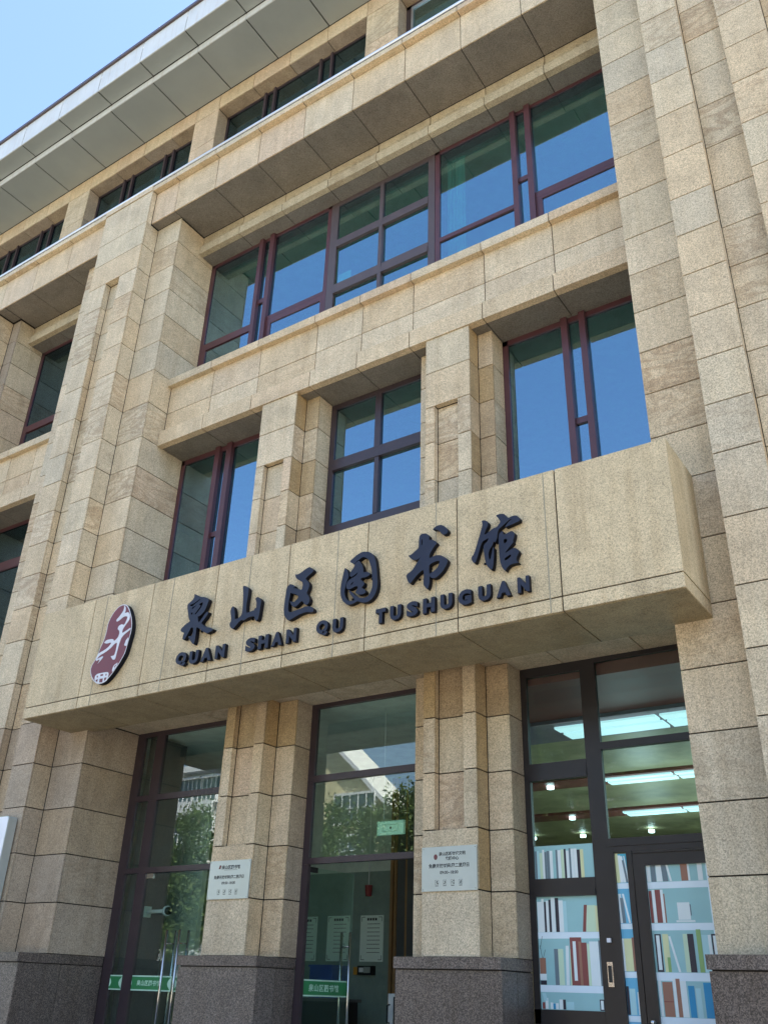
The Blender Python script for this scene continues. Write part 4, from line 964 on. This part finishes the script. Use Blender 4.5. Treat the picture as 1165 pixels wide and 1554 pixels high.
# ------------------------------------------------------------------ lightbox sign cut by the left edge
LBX = thing('lightbox_sign', (-12.6, 8.45, 2.2), 'white lightbox sign with a steel case at the left edge of the picture', 'sign')
def rounded(x0, x1, z0, z1, r, n=5):
    o = []
    for cx2, cz2, a0 in ((x1 - r, z1 - r, 0), (x0 + r, z1 - r, 90), (x0 + r, z0 + r, 180), (x1 - r, z0 + r, 270)):
        for i in range(n + 1):
            a = R(a0 + 90 * i / n); o.append((cx2 + r * math.cos(a), cz2 + r * math.sin(a)))
    return o
filled('case', ['plaque', 'plaque'], [[rounded(-13.1, -12.16, 2.3, 3.76, .05)]], 8.33, 8.47, LBX, (-12.6, 8.45, 2.2))
filled('face', ['white', 'white'], [[rounded(-13.09, -12.17, 2.31, 3.75, .045)]], 8.322, 8.331, LBX, (-12.6, 8.45, 2.2))
boxes('bracket', 'plaque', [(-12.9, -12.85, 8.46, 8.52, 2.5, 3.6), (-12.4, -12.35, 8.46, 8.52, 2.5, 3.6)], LBX)

# ------------------------------------------------------------------ green safety stickers on the glass
def sticker(x0, x1, lab, txt, cap_l=True, cap_r=True, cut=None):
    S_ = thing('safety_sticker', ((x0 + x1) / 2, GZ - .002, 1.575), lab, 'sticker', 'green safety stickers on the glass doors')
    y1, y0 = GZ + .0065, GZ + .0050
    slab('border', 'sticker_edge', x0, x1, y0, y1, 1.575, 1.762, S_)
    slab('field', 'sticker', x0 + .012, x1 - .012, y0 - .0012, y0 - .0002, 1.592, 1.745, S_)
    V = []; F = []
    for s_, x in ((1, x0 + .012), (-1, x1 - .012)):
        n = len(V); V += [(x, y0 - .0016, 1.745), (x + s_ * .05, y0 - .0016, 1.70), (x + s_ * .062, y0 - .0016, 1.668), (x + s_ * .05, y0 - .0016, 1.637), (x, y0 - .0016, 1.592)]
        F.append((n, n + 1, n + 2, n + 3, n + 4) if s_ < 0 else (n + 4, n + 3, n + 2, n + 1, n))
    poly('end_ornament', 'sticker_edge', V, F, S_, WP[S_.name])
    if txt: text('inscription', txt, ['sticker_edge'], (x0 + x1) / 2 - .02, 1.643, .072, y0 - .0024, y0 - .0014, S_, bold=.0016, spacing=1.12)
sticker(-11.285, -10.99, 'short blank green sticker on the sidelight left of the closed doors', None)
sticker(-10.86, -10.03, 'green sticker lettered with the library name on the left closed door leaf', '泉山区图书馆')
sticker(-9.995, -9.17, 'green sticker on the right closed door leaf, mostly hidden by the pilaster', '泉山区图书馆')
S4 = thing('safety_sticker', tuple(hing + Vector((0.05, .4, 1.575))), 'green sticker lettered with the library name on the open middle door leaf', 'sticker', 'green safety stickers on the glass doors')
def on_leaf(name, mat, a0, a1, n0, n1, z0, z1):
    V = [hing + dv * a + nv * n + Vector((0, 0, z)) for a in (a0, a1) for n in (n0, n1) for z in (z0, z1)]
    return poly(name, mat, V, [(0, 1, 3, 2), (4, 6, 7, 5), (0, 4, 5, 1), (2, 3, 7, 6), (0, 2, 6, 4), (1, 5, 7, 3)], S4, WP[S4.name])
on_leaf('border', 'sticker_edge', .02, .88, .0055, .0070, 1.575, 1.762)
on_leaf('field', 'sticker', .032, .868, .0072, .0082, 1.592, 1.745)
tx = text('inscription', '泉山区图书馆', ['sticker_edge'], 0, 0, .085, -.0005, .0005, None, bold=.0016, spacing=1.15, at=(0, 0, 0))
for v in tx.data.vertices:
    p = hing + dv * (.42 + v.co.x) + nv * (.0095 - v.co.y) + Vector((0, 0, 1.638 + v.co.z))
    v.co = p - WP[S4.name]
tx.parent = S4; tx.location = (0, 0, 0)

# ------------------------------------------------------------------ posters, lamp, exit sign, camera in the lobby
def poster(x0, x1, z0, z1, y, lab, tag_):
    P = thing('wall_poster', ((x0 + x1) / 2, y, z0), lab, 'poster', 'rule posters on the lobby wall')
    slab('sheet', 'paper', x0, x1, y - .012, y - .002, z0, z1, P)
    b = []
    for sx, s_ in ((x0 + .03, 1), (x1 - .03, -1)):
        for sz, t_ in ((z0 + .03, 1), (z1 - .03, -1)):
            b.append((min(sx, sx + s_ * .07), max(sx, sx + s_ * .07), y - .0135, y - .0125, sz - .004, sz + .004))
            b.append((sx - .004, sx + .004, y - .0135, y - .0125, min(sz, sz + t_ * .07), max(sz, sz + t_ * .07)))
    r_ = random.Random(int(abs(x0) * 100))
    n = 8
    for k in range(n):
        z = z1 - .14 - k * (z1 - z0 - .22) / n
        x = x0 + .15
        while x < x1 - .08:
            w = r_.uniform(.02, .05)
            b.append((x, min(x + w, x1 - .07), y - .0135, y - .0125, z - .005, z + .004)); x += w + .006
            if x > x0 + .3 and r_.random() < .12: break
    boxes('print_lines', 'ink', b, P, kind='stuff')
    b2 = [( (x0 + x1) / 2 - .1 + .055 * k, (x0 + x1) / 2 - .06 + .055 * k, y - .0135, y - .0125, z1 - .085, z1 - .045) for k in range(4)]
    boxes('print_title', 'ink', b2, P)
    return P
poster(-10.20, -9.71, 2.127, 2.868, 14.5, 'pale green rule poster seen clear through the open middle door', 0)
poster(-10.935, -10.44, 2.130, 2.870, 14.5, 'pale green rule poster seen behind the open leaf and its handle', 1)
poster(-11.66, -11.172, 2.130, 2.865, 14.5, 'leftmost pale green rule poster, partly cut by the door frame', 2)
T4 = thing('pendant_lamp', (-10.08, 14.2, 3.10), 'small dark red pendant hanging on a thin white cord above the poster', 'lamp')
tube('cord', 'white', [(-9.85, 14.2, 3.33), (-9.85, 14.2, 5.25)], .008, T4, seg=6)
poly('shade', 'red', [(-9.85 + .07 * math.cos(i * math.pi / 6) * (1 if k == 0 else .75), 14.2 + .07 * math.sin(i * math.pi / 6) * (1 if k == 0 else .75), (3.33, 3.15)[k]) for k in range(2) for i in range(12)],
     [(i, (i + 1) % 12, 12 + (i + 1) % 12, 12 + i) for i in range(12)] + [tuple(range(12))[::-1], tuple(range(12, 24))], T4, WP[T4.name])
T5 = thing('blue_box', (-10.65, 14.4, 1.75), 'blue box standing under the rule posters', 'box')
slab('body', 'blue', -10.90, -10.42, 14.0, 14.45, 1.55, 2.02, T5); slab('lid', 'blue', -10.92, -10.40, 13.98, 14.47, 2.02, 2.055, T5)
T6 = thing('wall_phone', (-10.05, 14.5, 1.93), 'black and orange device box on the lobby wall right of the blue box', 'device')
slab('body', 'black', -10.16, -9.86, 14.38, 14.499, 1.92, 2.06, T6); slab('screen', 'white', -10.12, -10.03, 14.372, 14.38, 1.96, 2.03, T6); slab('side_unit', 'orange', -10.27, -10.19, 14.42, 14.499, 1.92, 2.04, T6)
slab('side_panel', 'plaque', -10.02, -9.89, 14.372, 14.38, 1.95, 2.04, T6)
T7 = thing('counter', (-10.8, 13.9, .45), 'dark counter standing in the lobby below the posters', 'counter')
slab('top', 'wall_dk', -11.8, -9.75, 13.3, 13.95, 1.50, 1.545, T7); slab('front', 'black', -11.75, -9.8, 13.35, 13.42, .46, 1.50, T7); slab('side', 'black', -9.82, -9.78, 13.35, 13.9, .46, 1.50, T7)
T8 = thing('cabinet', (-8.0, 12.5, .45), 'white cabinet with a black handle at the right of the open doorway', 'cabinet')
slab('body', 'white', -8.13, -7.4, 12.3, 12.8, .45, 1.64, T8); slab('door_panel', 'white', -8.11, -7.42, 12.28, 12.298, .55, 1.62, T8); slab('screen', 'black', -8.02, -7.43, 12.27, 12.279, 1.18, 1.60, T8)
tube('grip', 'black', [(-8.09, 12.28, 1.50), (-8.09, 12.22, 1.49), (-8.09, 12.22, 1.28), (-8.09, 12.28, 1.27)], .012, T8, seg=8)
T9 = thing('exit_sign', (-7.02, 10.6, 3.51), 'pale green exit sign hanging on a thin wire behind the middle transom glass', 'exit sign')
slab('body', 'exit', -7.235, -6.81, 10.59, 10.62, 3.51, 3.685, T9)
boxes('frame', 'sticker_edge', [(-7.24, -6.805, 10.585, 10.60, 3.68, 3.69), (-7.24, -6.805, 10.585, 10.60, 3.505, 3.515), (-7.24, -7.23, 10.585, 10.6, 3.515, 3.68), (-6.815, -6.805, 10.585, 10.6, 3.515, 3.68),
      (-7.15, -6.90, 10.586, 10.589, 3.635, 3.645), (-7.15, -6.90, 10.586, 10.589, 3.55, 3.56), (-7.15, -7.14, 10.586, 10.589, 3.56, 3.635), (-6.91, -6.90, 10.586, 10.589, 3.56, 3.635)], T9)
slab('arrow', 'black', -7.035, -7.01, 10.584, 10.589, 3.585, 3.61, T9)
tube('wire', 'white', [(-7.14, 10.6, 3.69), (-7.16, 10.6, 5.25)], .004, T9, seg=6)
T10 = thing('security_camera', (-10.85, 10.35, 2.62), 'white turret security camera on an arm behind the left glass door', 'camera')
tube('arm', 'white', [(-11.25, 10.4, 2.625), (-10.84, 10.4, 2.63)], .028, T10, seg=14)
tube('plate', 'white', [(-10.86, 10.4, 2.63), (-10.82, 10.39, 2.63)], .07, T10, seg=20)
tube('lens_housing', 'black', [(-10.82, 10.39, 2.63), (-10.79, 10.38, 2.63)], .055, T10, seg=16)
slab('wall_mount', 'wall_in', -11.30, -11.24, 10.34, 10.46, 2.55, 2.70, T10)
boxes('lobby_column', 'wall_dk', [(-11.40, -11.28, 10.1, 10.8, .45, 5.2)], B)
slab('column_board', 'wall_in', -12.2, -11.28, 11.5, 11.6, 1.6, 4.9, B)

# ------------------------------------------------------------------ printed film of bookshelves on the right-hand glass
def film(name, x0, x1, z0, z1, shelves, bgm, seed, lab, books=None, side=None):
    """one printed sheet: colour fields laid on a base, half a millimetre proud each"""
    y = GZ + .0095
    mats = [bgm, 'film_shelf', 'film2'] + list(FB)
    mi = {k: i for i, k in enumerate(mats)}
    b = [(x0, x1, y, y + .001, z0, z1, 0)]
    yb = y - .0008
    V = []
    for s0, s1 in shelves: b.append((x0 + .001, x1 - .001, yb - .0006, yb, s0, s1, 1))
    if side: b.append((side, x1 - .001, yb - .0004, yb + .0002, z0 + .001, z1 - .001, 1))
    Fm = boxes(name, mats, b, None, ((x0 + x1) / 2, y, z0))
    tag(Fm, lab, 'window film', 'printed bookshelf films on the right doorway')
    # books: leaning ones are true parallelograms
    V, F, MI = [], [], []
    r_ = random.Random(seed)
    k = 0
    for (bx, w, zb, h, lean, col) in books:
        yy = yb - .0010 - .00006 * (k % 5); k += 1
        n = len(V)
        for q in (yy, yy + .0004):
            V += [(bx, q, zb), (bx + w, q, zb), (bx + w + lean, q, zb + h), (bx + lean, q, zb + h)]
        F += [(n, n + 1, n + 2, n + 3), (n, n + 4, n + 5, n + 1), (n + 1, n + 5, n + 6, n + 2), (n + 2, n + 6, n + 7, n + 3), (n + 3, n + 7, n + 4, n)]
        MI += [mi[col]] * 5
    o = poly('printed_books', mats, V, F, Fm, WP[Fm.name], kind='stuff')
    o.data.polygons.foreach_set('material_index', MI)
    return Fm
def row(x0, x1, zb, cols, h0, h1, seed, maxx):
    r_ = random.Random(seed); out = []; x = x0
    for c_ in cols:
        w = {'fs': .028, 'fk': .03, 'fy': .034}.get(c_, .032) * r_.uniform(.8, 1.25)
        if x + w > maxx: break
        if c_ != '_': out.append((x, w - .002, zb, r_.uniform(h0, h1), 0, c_))
        x += w
    return out
bk = row(-4.60, -4.0, 2.792, ['fs', 'ft', 'fg', 'fw', 'fs', 'fs', 'fw', '_', 'fs', 'fw', 'fg', 'fk', 'fw', 'fs', 'fw', 'fw', 'fk', 'fy'], .27, .31, 3, -3.91)
film('window_film', -4.62, -3.905, 2.79, 3.135, [], 'film', 3, 'printed film of a book row in the upper left pane', bk)
bk = [(-4.60, .05, 2.26, .30, 0, 'fw'), (-4.55, .028, 2.26, .33, 0, 'fw'), (-4.52, .022, 2.26, .30, 0, 'fk'), (-4.497, .03, 2.26, .31, 0, 'fw'), (-4.465, .025, 2.26, .32, 0, 'fk'), (-4.438, .045, 2.26, .34, 0, 'fw'), (-4.39, .04, 2.26, .335, 0, 'fk'), (-4.35, .05, 2.26, .31, 0, 'fw'), (-4.30, .04, 2.26, .30, 0, 'ft'),
      (-4.09, .035, 2.26, .26, .03, 'fm'), (-4.05, .11, 2.26, .255, .005, 'fg'), (-3.94, .03, 2.26, .25, 0, 'fy')]
bk += [(-4.60, .07, 1.86, .15, 0, 'fb'), (-4.603, .076, 1.80, .06, 0, 'fw'), (-4.60, .07, 1.757, .04, 0, 'fk'), (-4.57, .004, 2.01, .12, -.02, 'fk'), (-4.59, .004, 2.10, .12, .03, 'fk'), (-4.56, .004, 2.01, .08, .03, 'fk'),
       (-4.43, .045, 1.757, .34, 0, 'fs'), (-4.385, .06, 1.757, .34, 0, 'fg'), (-4.31, .035, 1.757, .37, .015, 'fw'), (-4.26, .02, 1.757, .34, .01, 'fg'), (-4.245, .13, 1.757, .45, 0, 'fm'), (-4.215, .035, 1.80, .37, 0, 'fw'), (-4.15, .028, 1.757, .41, 0, 'fb'), (-4.12, .06, 1.757, .40, 0, 'fm'), (-4.06, .03, 1.757, .39, .003, 'fg'), (-4.03, .10, 1.757, .41, 0, 'fw'), (-3.93, .025, 1.757, .42, 0, 'fs')]
bk += [(-4.59, .03, 1.535, .06, 0, 'fm'), (-4.555, .03, 1.535, .10, 0, 'fw'), (-4.50, .03, 1.535, .06, 0, 'fw'), (-4.47, .025, 1.535, .05, 0, 'fd'), (-4.44, .03, 1.535, .055, 0, 'fw'), (-4.40, .04, 1.535, .09, 0, 'fw'), (-4.36, .03, 1.535, .09, 0, 'fk'), (-4.32, .08, 1.535, .07, 0, 'ft'), (-3.96, .05, 1.535, .10, 0, 'fk'), (-3.95, .03, 1.545, .08, 0, 'fw'), (-4.57, .04, 1.61, .07, -.02, 'ft')]
film('window_film', -4.615, -3.905, 1.53, 2.61, [(2.196, 2.258), (1.69, 1.755)], 'film', 4, 'printed film of shelves with a plant pot in the tall left pane', bk)
bk = [(-3.672, .04, 2.725, .29, -.01, 'fy'), (-3.632, .03, 2.725, .27, -.01, 'fw'), (-3.60, .028, 2.725, .26, -.02, 'fw'), (-3.57, .02, 2.725, .22, -.03, 'fs'), (-3.55, .012, 2.725, .26, -.03, 'fw'),
      (-3.67, .028, 2.337, .28, 0, 'fw'), (-3.645, .035, 2.337, .24, -.01, 'fs'), (-3.58, .02, 2.337, .28, -.05, 'fw'), (-3.66, .09, 1.893, .30, 0, 'fy'), (-3.672, .02, 1.893, .30, 0, 'fw'), (-3.57, .03, 1.893, .31, 0, 'fb'),
      (-3.67, .025, 1.51, .25, 0, 'fk'), (-3.64, .06, 1.51, .23, 0, 'ft'), (-3.56, .02, 1.51, .20, 0, 'fw')]
film('window_film', -3.672, -3.535, .6, 3.01, [(2.665, 2.72), (2.28, 2.332), (1.835, 1.888), (1.45, 1.502)], 'film2', 5, 'narrow strip of bookshelf film beside the door', bk)
# the door leaf with its own frame
DD = window('door', 'frame_black', [(-3.47, -3.35, .5, 3.015), (-3.35, -2.52, 2.88, 3.015), (-3.35, -2.52, .5, .75)], [(-3.35, -2.52, .75, 2.88, GZ + .02)], [], [(-3.46, -2.52, 3.002, 3.018, .03)], 'glass_dn', 'black framed door covered with bookshelf film', y=GZ - .01)
tube('door_knob', 'steel', [(-3.41, GZ - .07, 1.45), (-3.41, GZ - .02, 1.45)], .03, DD, seg=16)
bk = [(-3.345, .04, 2.722, .17, 0, 'fw'), (-3.30, .05, 2.722, .17, 0, 'fs'), (-3.245, .06, 2.722, .16, 0, 'fw'), (-3.18, .055, 2.722, .16, -.01, 'fs'), (-3.11, .022, 2.722, .16, -.03, 'fw'), (-2.99, .07, 2.722, .16, 0, 'fb'), (-2.92, .02, 2.722, .16, 0, 'fw'), (-2.82, .05, 2.722, .16, 0, 'fw'),
      (-3.345, .03, 2.335, .30, 0, 'fm'), (-3.312, .03, 2.335, .31, 0, 'fw'), (-3.28, .055, 2.335, .31, 0, 'fm'), (-3.225, .028, 2.335, .31, 0, 'fw'), (-3.197, .014, 2.335, .27, 0, 'fb'),
      (-3.065, .125, 2.36, .16, 0, 'fw'), (-2.94, .012, 2.40, .10, 0, 'fs'), (-2.955, .02, 2.48, .012, 0, 'fs'), (-2.955, .02, 2.395, .012, 0, 'fs'), (-3.09, .19, 2.338, .018, 0, 'fw'),
      (-3.33, .065, 1.892, .34, 0, 'fk'), (-3.315, .035, 1.91, .31, 0, 'fw'), (-3.25, .06, 1.892, .34, 0, 'fy'), (-3.22, .03, 1.892, .13, 0, 'fn'), (-3.12, .022, 1.892, .32, -.07, 'fw'), (-3.045, .05, 1.892, .34, 0, 'fg'), (-3.0, .06, 1.892, .34, 0, 'fk'), (-2.91, .045, 1.892, .38, 0, 'fn'), (-2.86, .06, 1.892, .33, 0, 'ft'), (-2.80, .03, 1.892, .33, 0, 'fw'), (-2.765, .065, 1.95, .28, 0, 'fk'), (-2.75, .04, 1.965, .25, 0, 'fw'),
      (-3.34, .03, 1.505, .31, 0, 'fw'), (-3.30, .10, 1.505, .30, 0, 'fb'), (-3.30, .10, 1.63, .008, 0, 'fm'), (-3.195, .03, 1.505, .33, 0, 'fw'), (-3.165, .04, 1.505, .33, 0, 'fb'), (-3.125, .06, 1.505, .31, 0, 'fw'), (-3.05, .06, 1.505, .27, 0, 'fd'), (-2.98, .05, 1.505, .25, 0, 'ft'), (-2.90, .08, 1.505, .30, 0, 'fd'), (-2.80, .03, 1.505, .26, 0, 'fw'), (-2.76, .08, 1.505, .26, 0, 'fd'), (-2.67, .04, 1.505, .28, 0, 'fy')]
film('window_film', -3.35, -2.52, .75, 2.88, [(2.655, 2.718), (2.265, 2.33), (1.815, 1.888), (1.43, 1.502)], 'film', 6, 'printed film of shelves with a cup covering the door glass', bk, side=-2.735)

# ------------------------------------------------------------------ across the street (seen in the glass)
def block(name, x0, x1, y0, y1, h, wall, lab, floors, win, gable=0, white=False):
    H = thing(name, ((x0 + x1) / 2, (y0 + y1) / 2, 0), lab, 'building')
    boxes('wall', wall, [(x0, x1, y0, y1, 0, h)], H)
    cx_ = (x0 + x1) / 2
    if gable:
        V = [(x0 - .5, y1 + .4, h - .3), (x1 + .5, y1 + .4, h - .3), (cx_, y1 + .4, h + gable), (x0 - .5, y0, h - .3), (x1 + .5, y0, h - .3), (cx_, y0, h + gable)]
        up_ = Vector((0, 0, .25))
        poly('gable_wall', wall, [(x0, y1, h), (x1, y1, h), (cx_, y1, h + gable - .25), (x0, y0, h), (x1, y0, h), (cx_, y0, h + gable - .25)], [(0, 2, 1), (3, 4, 5), (0, 1, 4, 3)], H, WP[H.name])
        W = [Vector(v) for v in V] + [Vector(v) + up_ for v in V]
        poly('roof', 'offwhite', W, [(0, 2, 5, 3), (1, 4, 5, 2), (6, 9, 11, 8), (7, 8, 11, 10), (0, 6, 8, 2), (1, 2, 8, 7), (0, 3, 9, 6), (1, 7, 10, 4)], H, WP[H.name])
        poly('verge', 'white', [(x0 - .5, y1 + .42, h - .35), (cx_, y1 + .42, h + gable - .05), (x1 + .5, y1 + .42, h - .35), (x1 + .5, y1 + .42, h), (cx_, y1 + .42, h + gable + .3), (x0 - .5, y1 + .42, h),
             (x0 - .5, y1 + .3, h - .35), (cx_, y1 + .3, h + gable - .05), (x1 + .5, y1 + .3, h - .35), (x1 + .5, y1 + .3, h), (cx_, y1 + .3, h + gable + .3), (x0 - .5, y1 + .3, h)],
             [(0, 5, 4, 1), (1, 4, 3, 2), (0, 1, 7, 6), (1, 2, 8, 7), (5, 11, 10, 4), (4, 10, 9, 3)], H, WP[H.name])
    else:
        boxes('roof', 'white', [(x0 - .4, x1 + .4, y0, y1 + .9, h, h + .45)], H)
    for z in floors:
        for (a, b_) in win:
            wf = boxes('window', 'white', [(a, b_, y1 + .0, y1 + .75 if white else y1 + .5, z - .12, z), (a, b_, y1, y1 + .75 if white else y1 + .5, z + 1.75, z + 1.9)]
                       + [(a + (b_ - a) * k / 5 - .035, a + (b_ - a) * k / 5 + .035, y1 + .42, y1 + .5, z, z + 1.75) for k in range(6)]
                       + [(a, b_, y1 + .42, y1 + .5, z + .85, z + .92), (a, a + .06, y1, y1 + .45, z, z + 1.75), (b_ - .06, b_, y1, y1 + .45, z, z + 1.75)]
                       + ([(a, b_, y1 + .65, y1 + .75, z - .9, z - .12)] if white else []), H)
            slab('pane', 'win_far', a, b_, y1 + .44, y1 + .46, z, z + 1.75, wf)
    return H
M['roof_tile'] = plain('roof_tile_grey', (0.18, 0.12, 0.10), 0.8)
M['cream'] = plain('render_cream', (0.66, 0.58, 0.36), 0.85)
M['offwhite'] = plain('render_offwhite', (0.68, 0.68, 0.64), 0.85)
M['win_far'] = plain('window_glass_far', (0.07, 0.10, 0.12), 0.12)
M['brick_far'] = plain('render_brown', (0.32, 0.20, 0.14), 0.9)
fl = (1.2, 4.1, 7.0, 9.9, 12.2)
block('apartment_block', -46.5, -33.2, -33.9, -30.3, 12.0, 'cream', 'cream gabled apartment block across the street, mirrored in the middle doorway glass', (1.2, 4.0, 6.8, 9.1, 11.75), [(-37.9, -34.6)], 6.2)
# attic bay of the gabled block
block('apartment_block', -64, -47.4, -42, -30.3, 15.9, 'offwhite', 'white apartment block with glazed balconies across the street, mirrored in the left doorway glass', (1.6, 4.6, 7.6, 10.6, 13.65), [(-63, -58.8), (-57.8, -53.2), (-52.2, -50.0), (-49.8, -47.6)], 0, True)
block('apartment_block', -31, -12, -46, -33.0, 16.5, 'brick_far', 'brown block behind the street trees, mirrored in the right doorway glass', (1.2, 4.2, 7.2, 10.2, 13.2), [(-30, -27), (-25, -22), (-20, -17)])
block('apartment_block', -9, 16, -46, -34.0, 11, 'offwhite', 'wide white block across the street to the right of the brown one', (1.6, 4.6, 7.4), [(-8, -4), (-2, 2), (4, 8), (10, 14)])

# street trees
def leaf_mat(name, col):
    mt, nt, b = new_mat(name)
    g = N(nt, 'ShaderNodeNewGeometry')
    nz = noise(nt, g.outputs['Position'], 3.0, 3, .6)
    c = mixc(nt, 1.0, col, ramp(nt, nz, [(0.3, 0.6), (0.7, 1.5)]), 'MULTIPLY')
    nt.links.new(c, b.inputs['Base Color']); b.inputs['Roughness'].default_value = 0.55
    tl = N(nt, 'ShaderNodeBsdfTranslucent'); nt.links.new(c, tl.inputs[0])
    mx = N(nt, 'ShaderNodeMixShader'); mx.inputs[0].default_value = 0.3
    out = nt.nodes['Material Output']
    nt.links.new(b.outputs[0], mx.inputs[1]); nt.links.new(tl.outputs[0], mx.inputs[2]); nt.links.new(mx.outputs[0], out.inputs[0])
    return mt
M['leaf'] = leaf_mat('leaf_green', (0.085, 0.13, 0.03))
M['bark'] = plain('bark', (0.11, 0.08, 0.06), 0.9)
def tree(x, y, h, r, seed, lab, n=9000, mid=.62):
    rr = random.Random(seed)
    Tt = thing('street_tree', (x, y, 0), lab, 'tree', 'street trees in front of the library')
    tube('trunk', 'bark', [(x, y, 0), (x + .05, y, h * .25), (x - .05, y + .1, h * .45)], .16, Tt, seg=8)
    limbs = []
    for k in range(9):
        a = rr.uniform(0, 6.28); e = Vector((x + r * .75 * math.cos(a), y + r * .75 * math.sin(a), h * rr.uniform(.55, .93)))
        limbs.append(e)
        s = Vector((x, y + .05, h * rr.uniform(.3, .45)))
        tube('limb', 'bark', [tuple(s), tuple(s.lerp(e, .5) + Vector((0, 0, .25))), tuple(e)], .05, Tt, seg=6)
    cl = [Vector((x, y, h * mid)) + Vector((rr.gauss(0, .46) * r, rr.gauss(0, .46) * r, rr.gauss(0, .15) * h)) for _ in range(46)] + limbs
    V, F = [], []
    for i in range(n):
        c = rr.choice(cl)
        p = c + Vector((rr.gauss(0, .40), rr.gauss(0, .40), rr.gauss(0, .34)))
        s = rr.uniform(.07, .13)
        u = Vector((rr.gauss(0, 1), rr.gauss(0, 1), rr.gauss(0, .6))).normalized(); w = u.cross(Vector((rr.gauss(0, 1), rr.gauss(0, 1), rr.gauss(0, 1)))).normalized()
        k = len(V)
        V += [p - u * s, p + w * s * .5, p + u * s, p - w * s * .5]; F.append((k, k + 1, k + 2, k + 3))
    poly('crown', 'leaf', V, F, Tt, WP[Tt.name])
for i, (x, y, h, r, lab) in enumerate((
        (-35.2, -14.6, 9.9, 2.5, 'leafy street tree mirrored in the left doorway'), (-27.5, -14.3, 8.8, 2.6, 'leafy street tree mirrored at the left of the middle doorway'),
        (-22.5, -14.9, 10.3, 2.9, 'tallest street tree, mirrored at the right of the middle doorway'), (-16.0, -14.2, 11.6, 3.2, 'street tree in front of the brown block'),
        (-9.8, -14.6, 11.4, 3.2, 'street tree straight across from the book-print doorway'), (-41.8, -14.8, 8.2, 2.5, 'street tree at the far left end of the row'), (-2.5, -14.4, 9.0, 2.4, 'street tree at the right end of the row'))):
    tree(x, y, h, r, 11 + i, lab, 24000 if i < 5 else 9000, .50 if i == 0 else .62)
# clipped hedge under the trees
def hedge():
    rr = random.Random(5); V = []; F = []
    for i in range(26000):
        p = Vector((rr.uniform(-45, 2), rr.uniform(-16.3, -15.5), rr.uniform(.05, 1.7) )); s = rr.uniform(.05, .10)
        u = Vector((rr.gauss(0, 1), rr.gauss(0, 1), rr.gauss(0, 1))).normalized(); w = u.cross(Vector((rr.gauss(0, 1), rr.gauss(0, 1), rr.gauss(0, 1)))).normalized()
        k = len(V); V.extend([p - u * s, p + w * s * .6, p + u * s, p - w * s * .6]); F.append((k, k + 1, k + 2, k + 3))
    o = poly('hedge', 'leaf', V, F, None, (-21, -15.9, 0))
    tag(o, 'low clipped hedge running along the kerb under the street trees', 'hedge')
hedge()
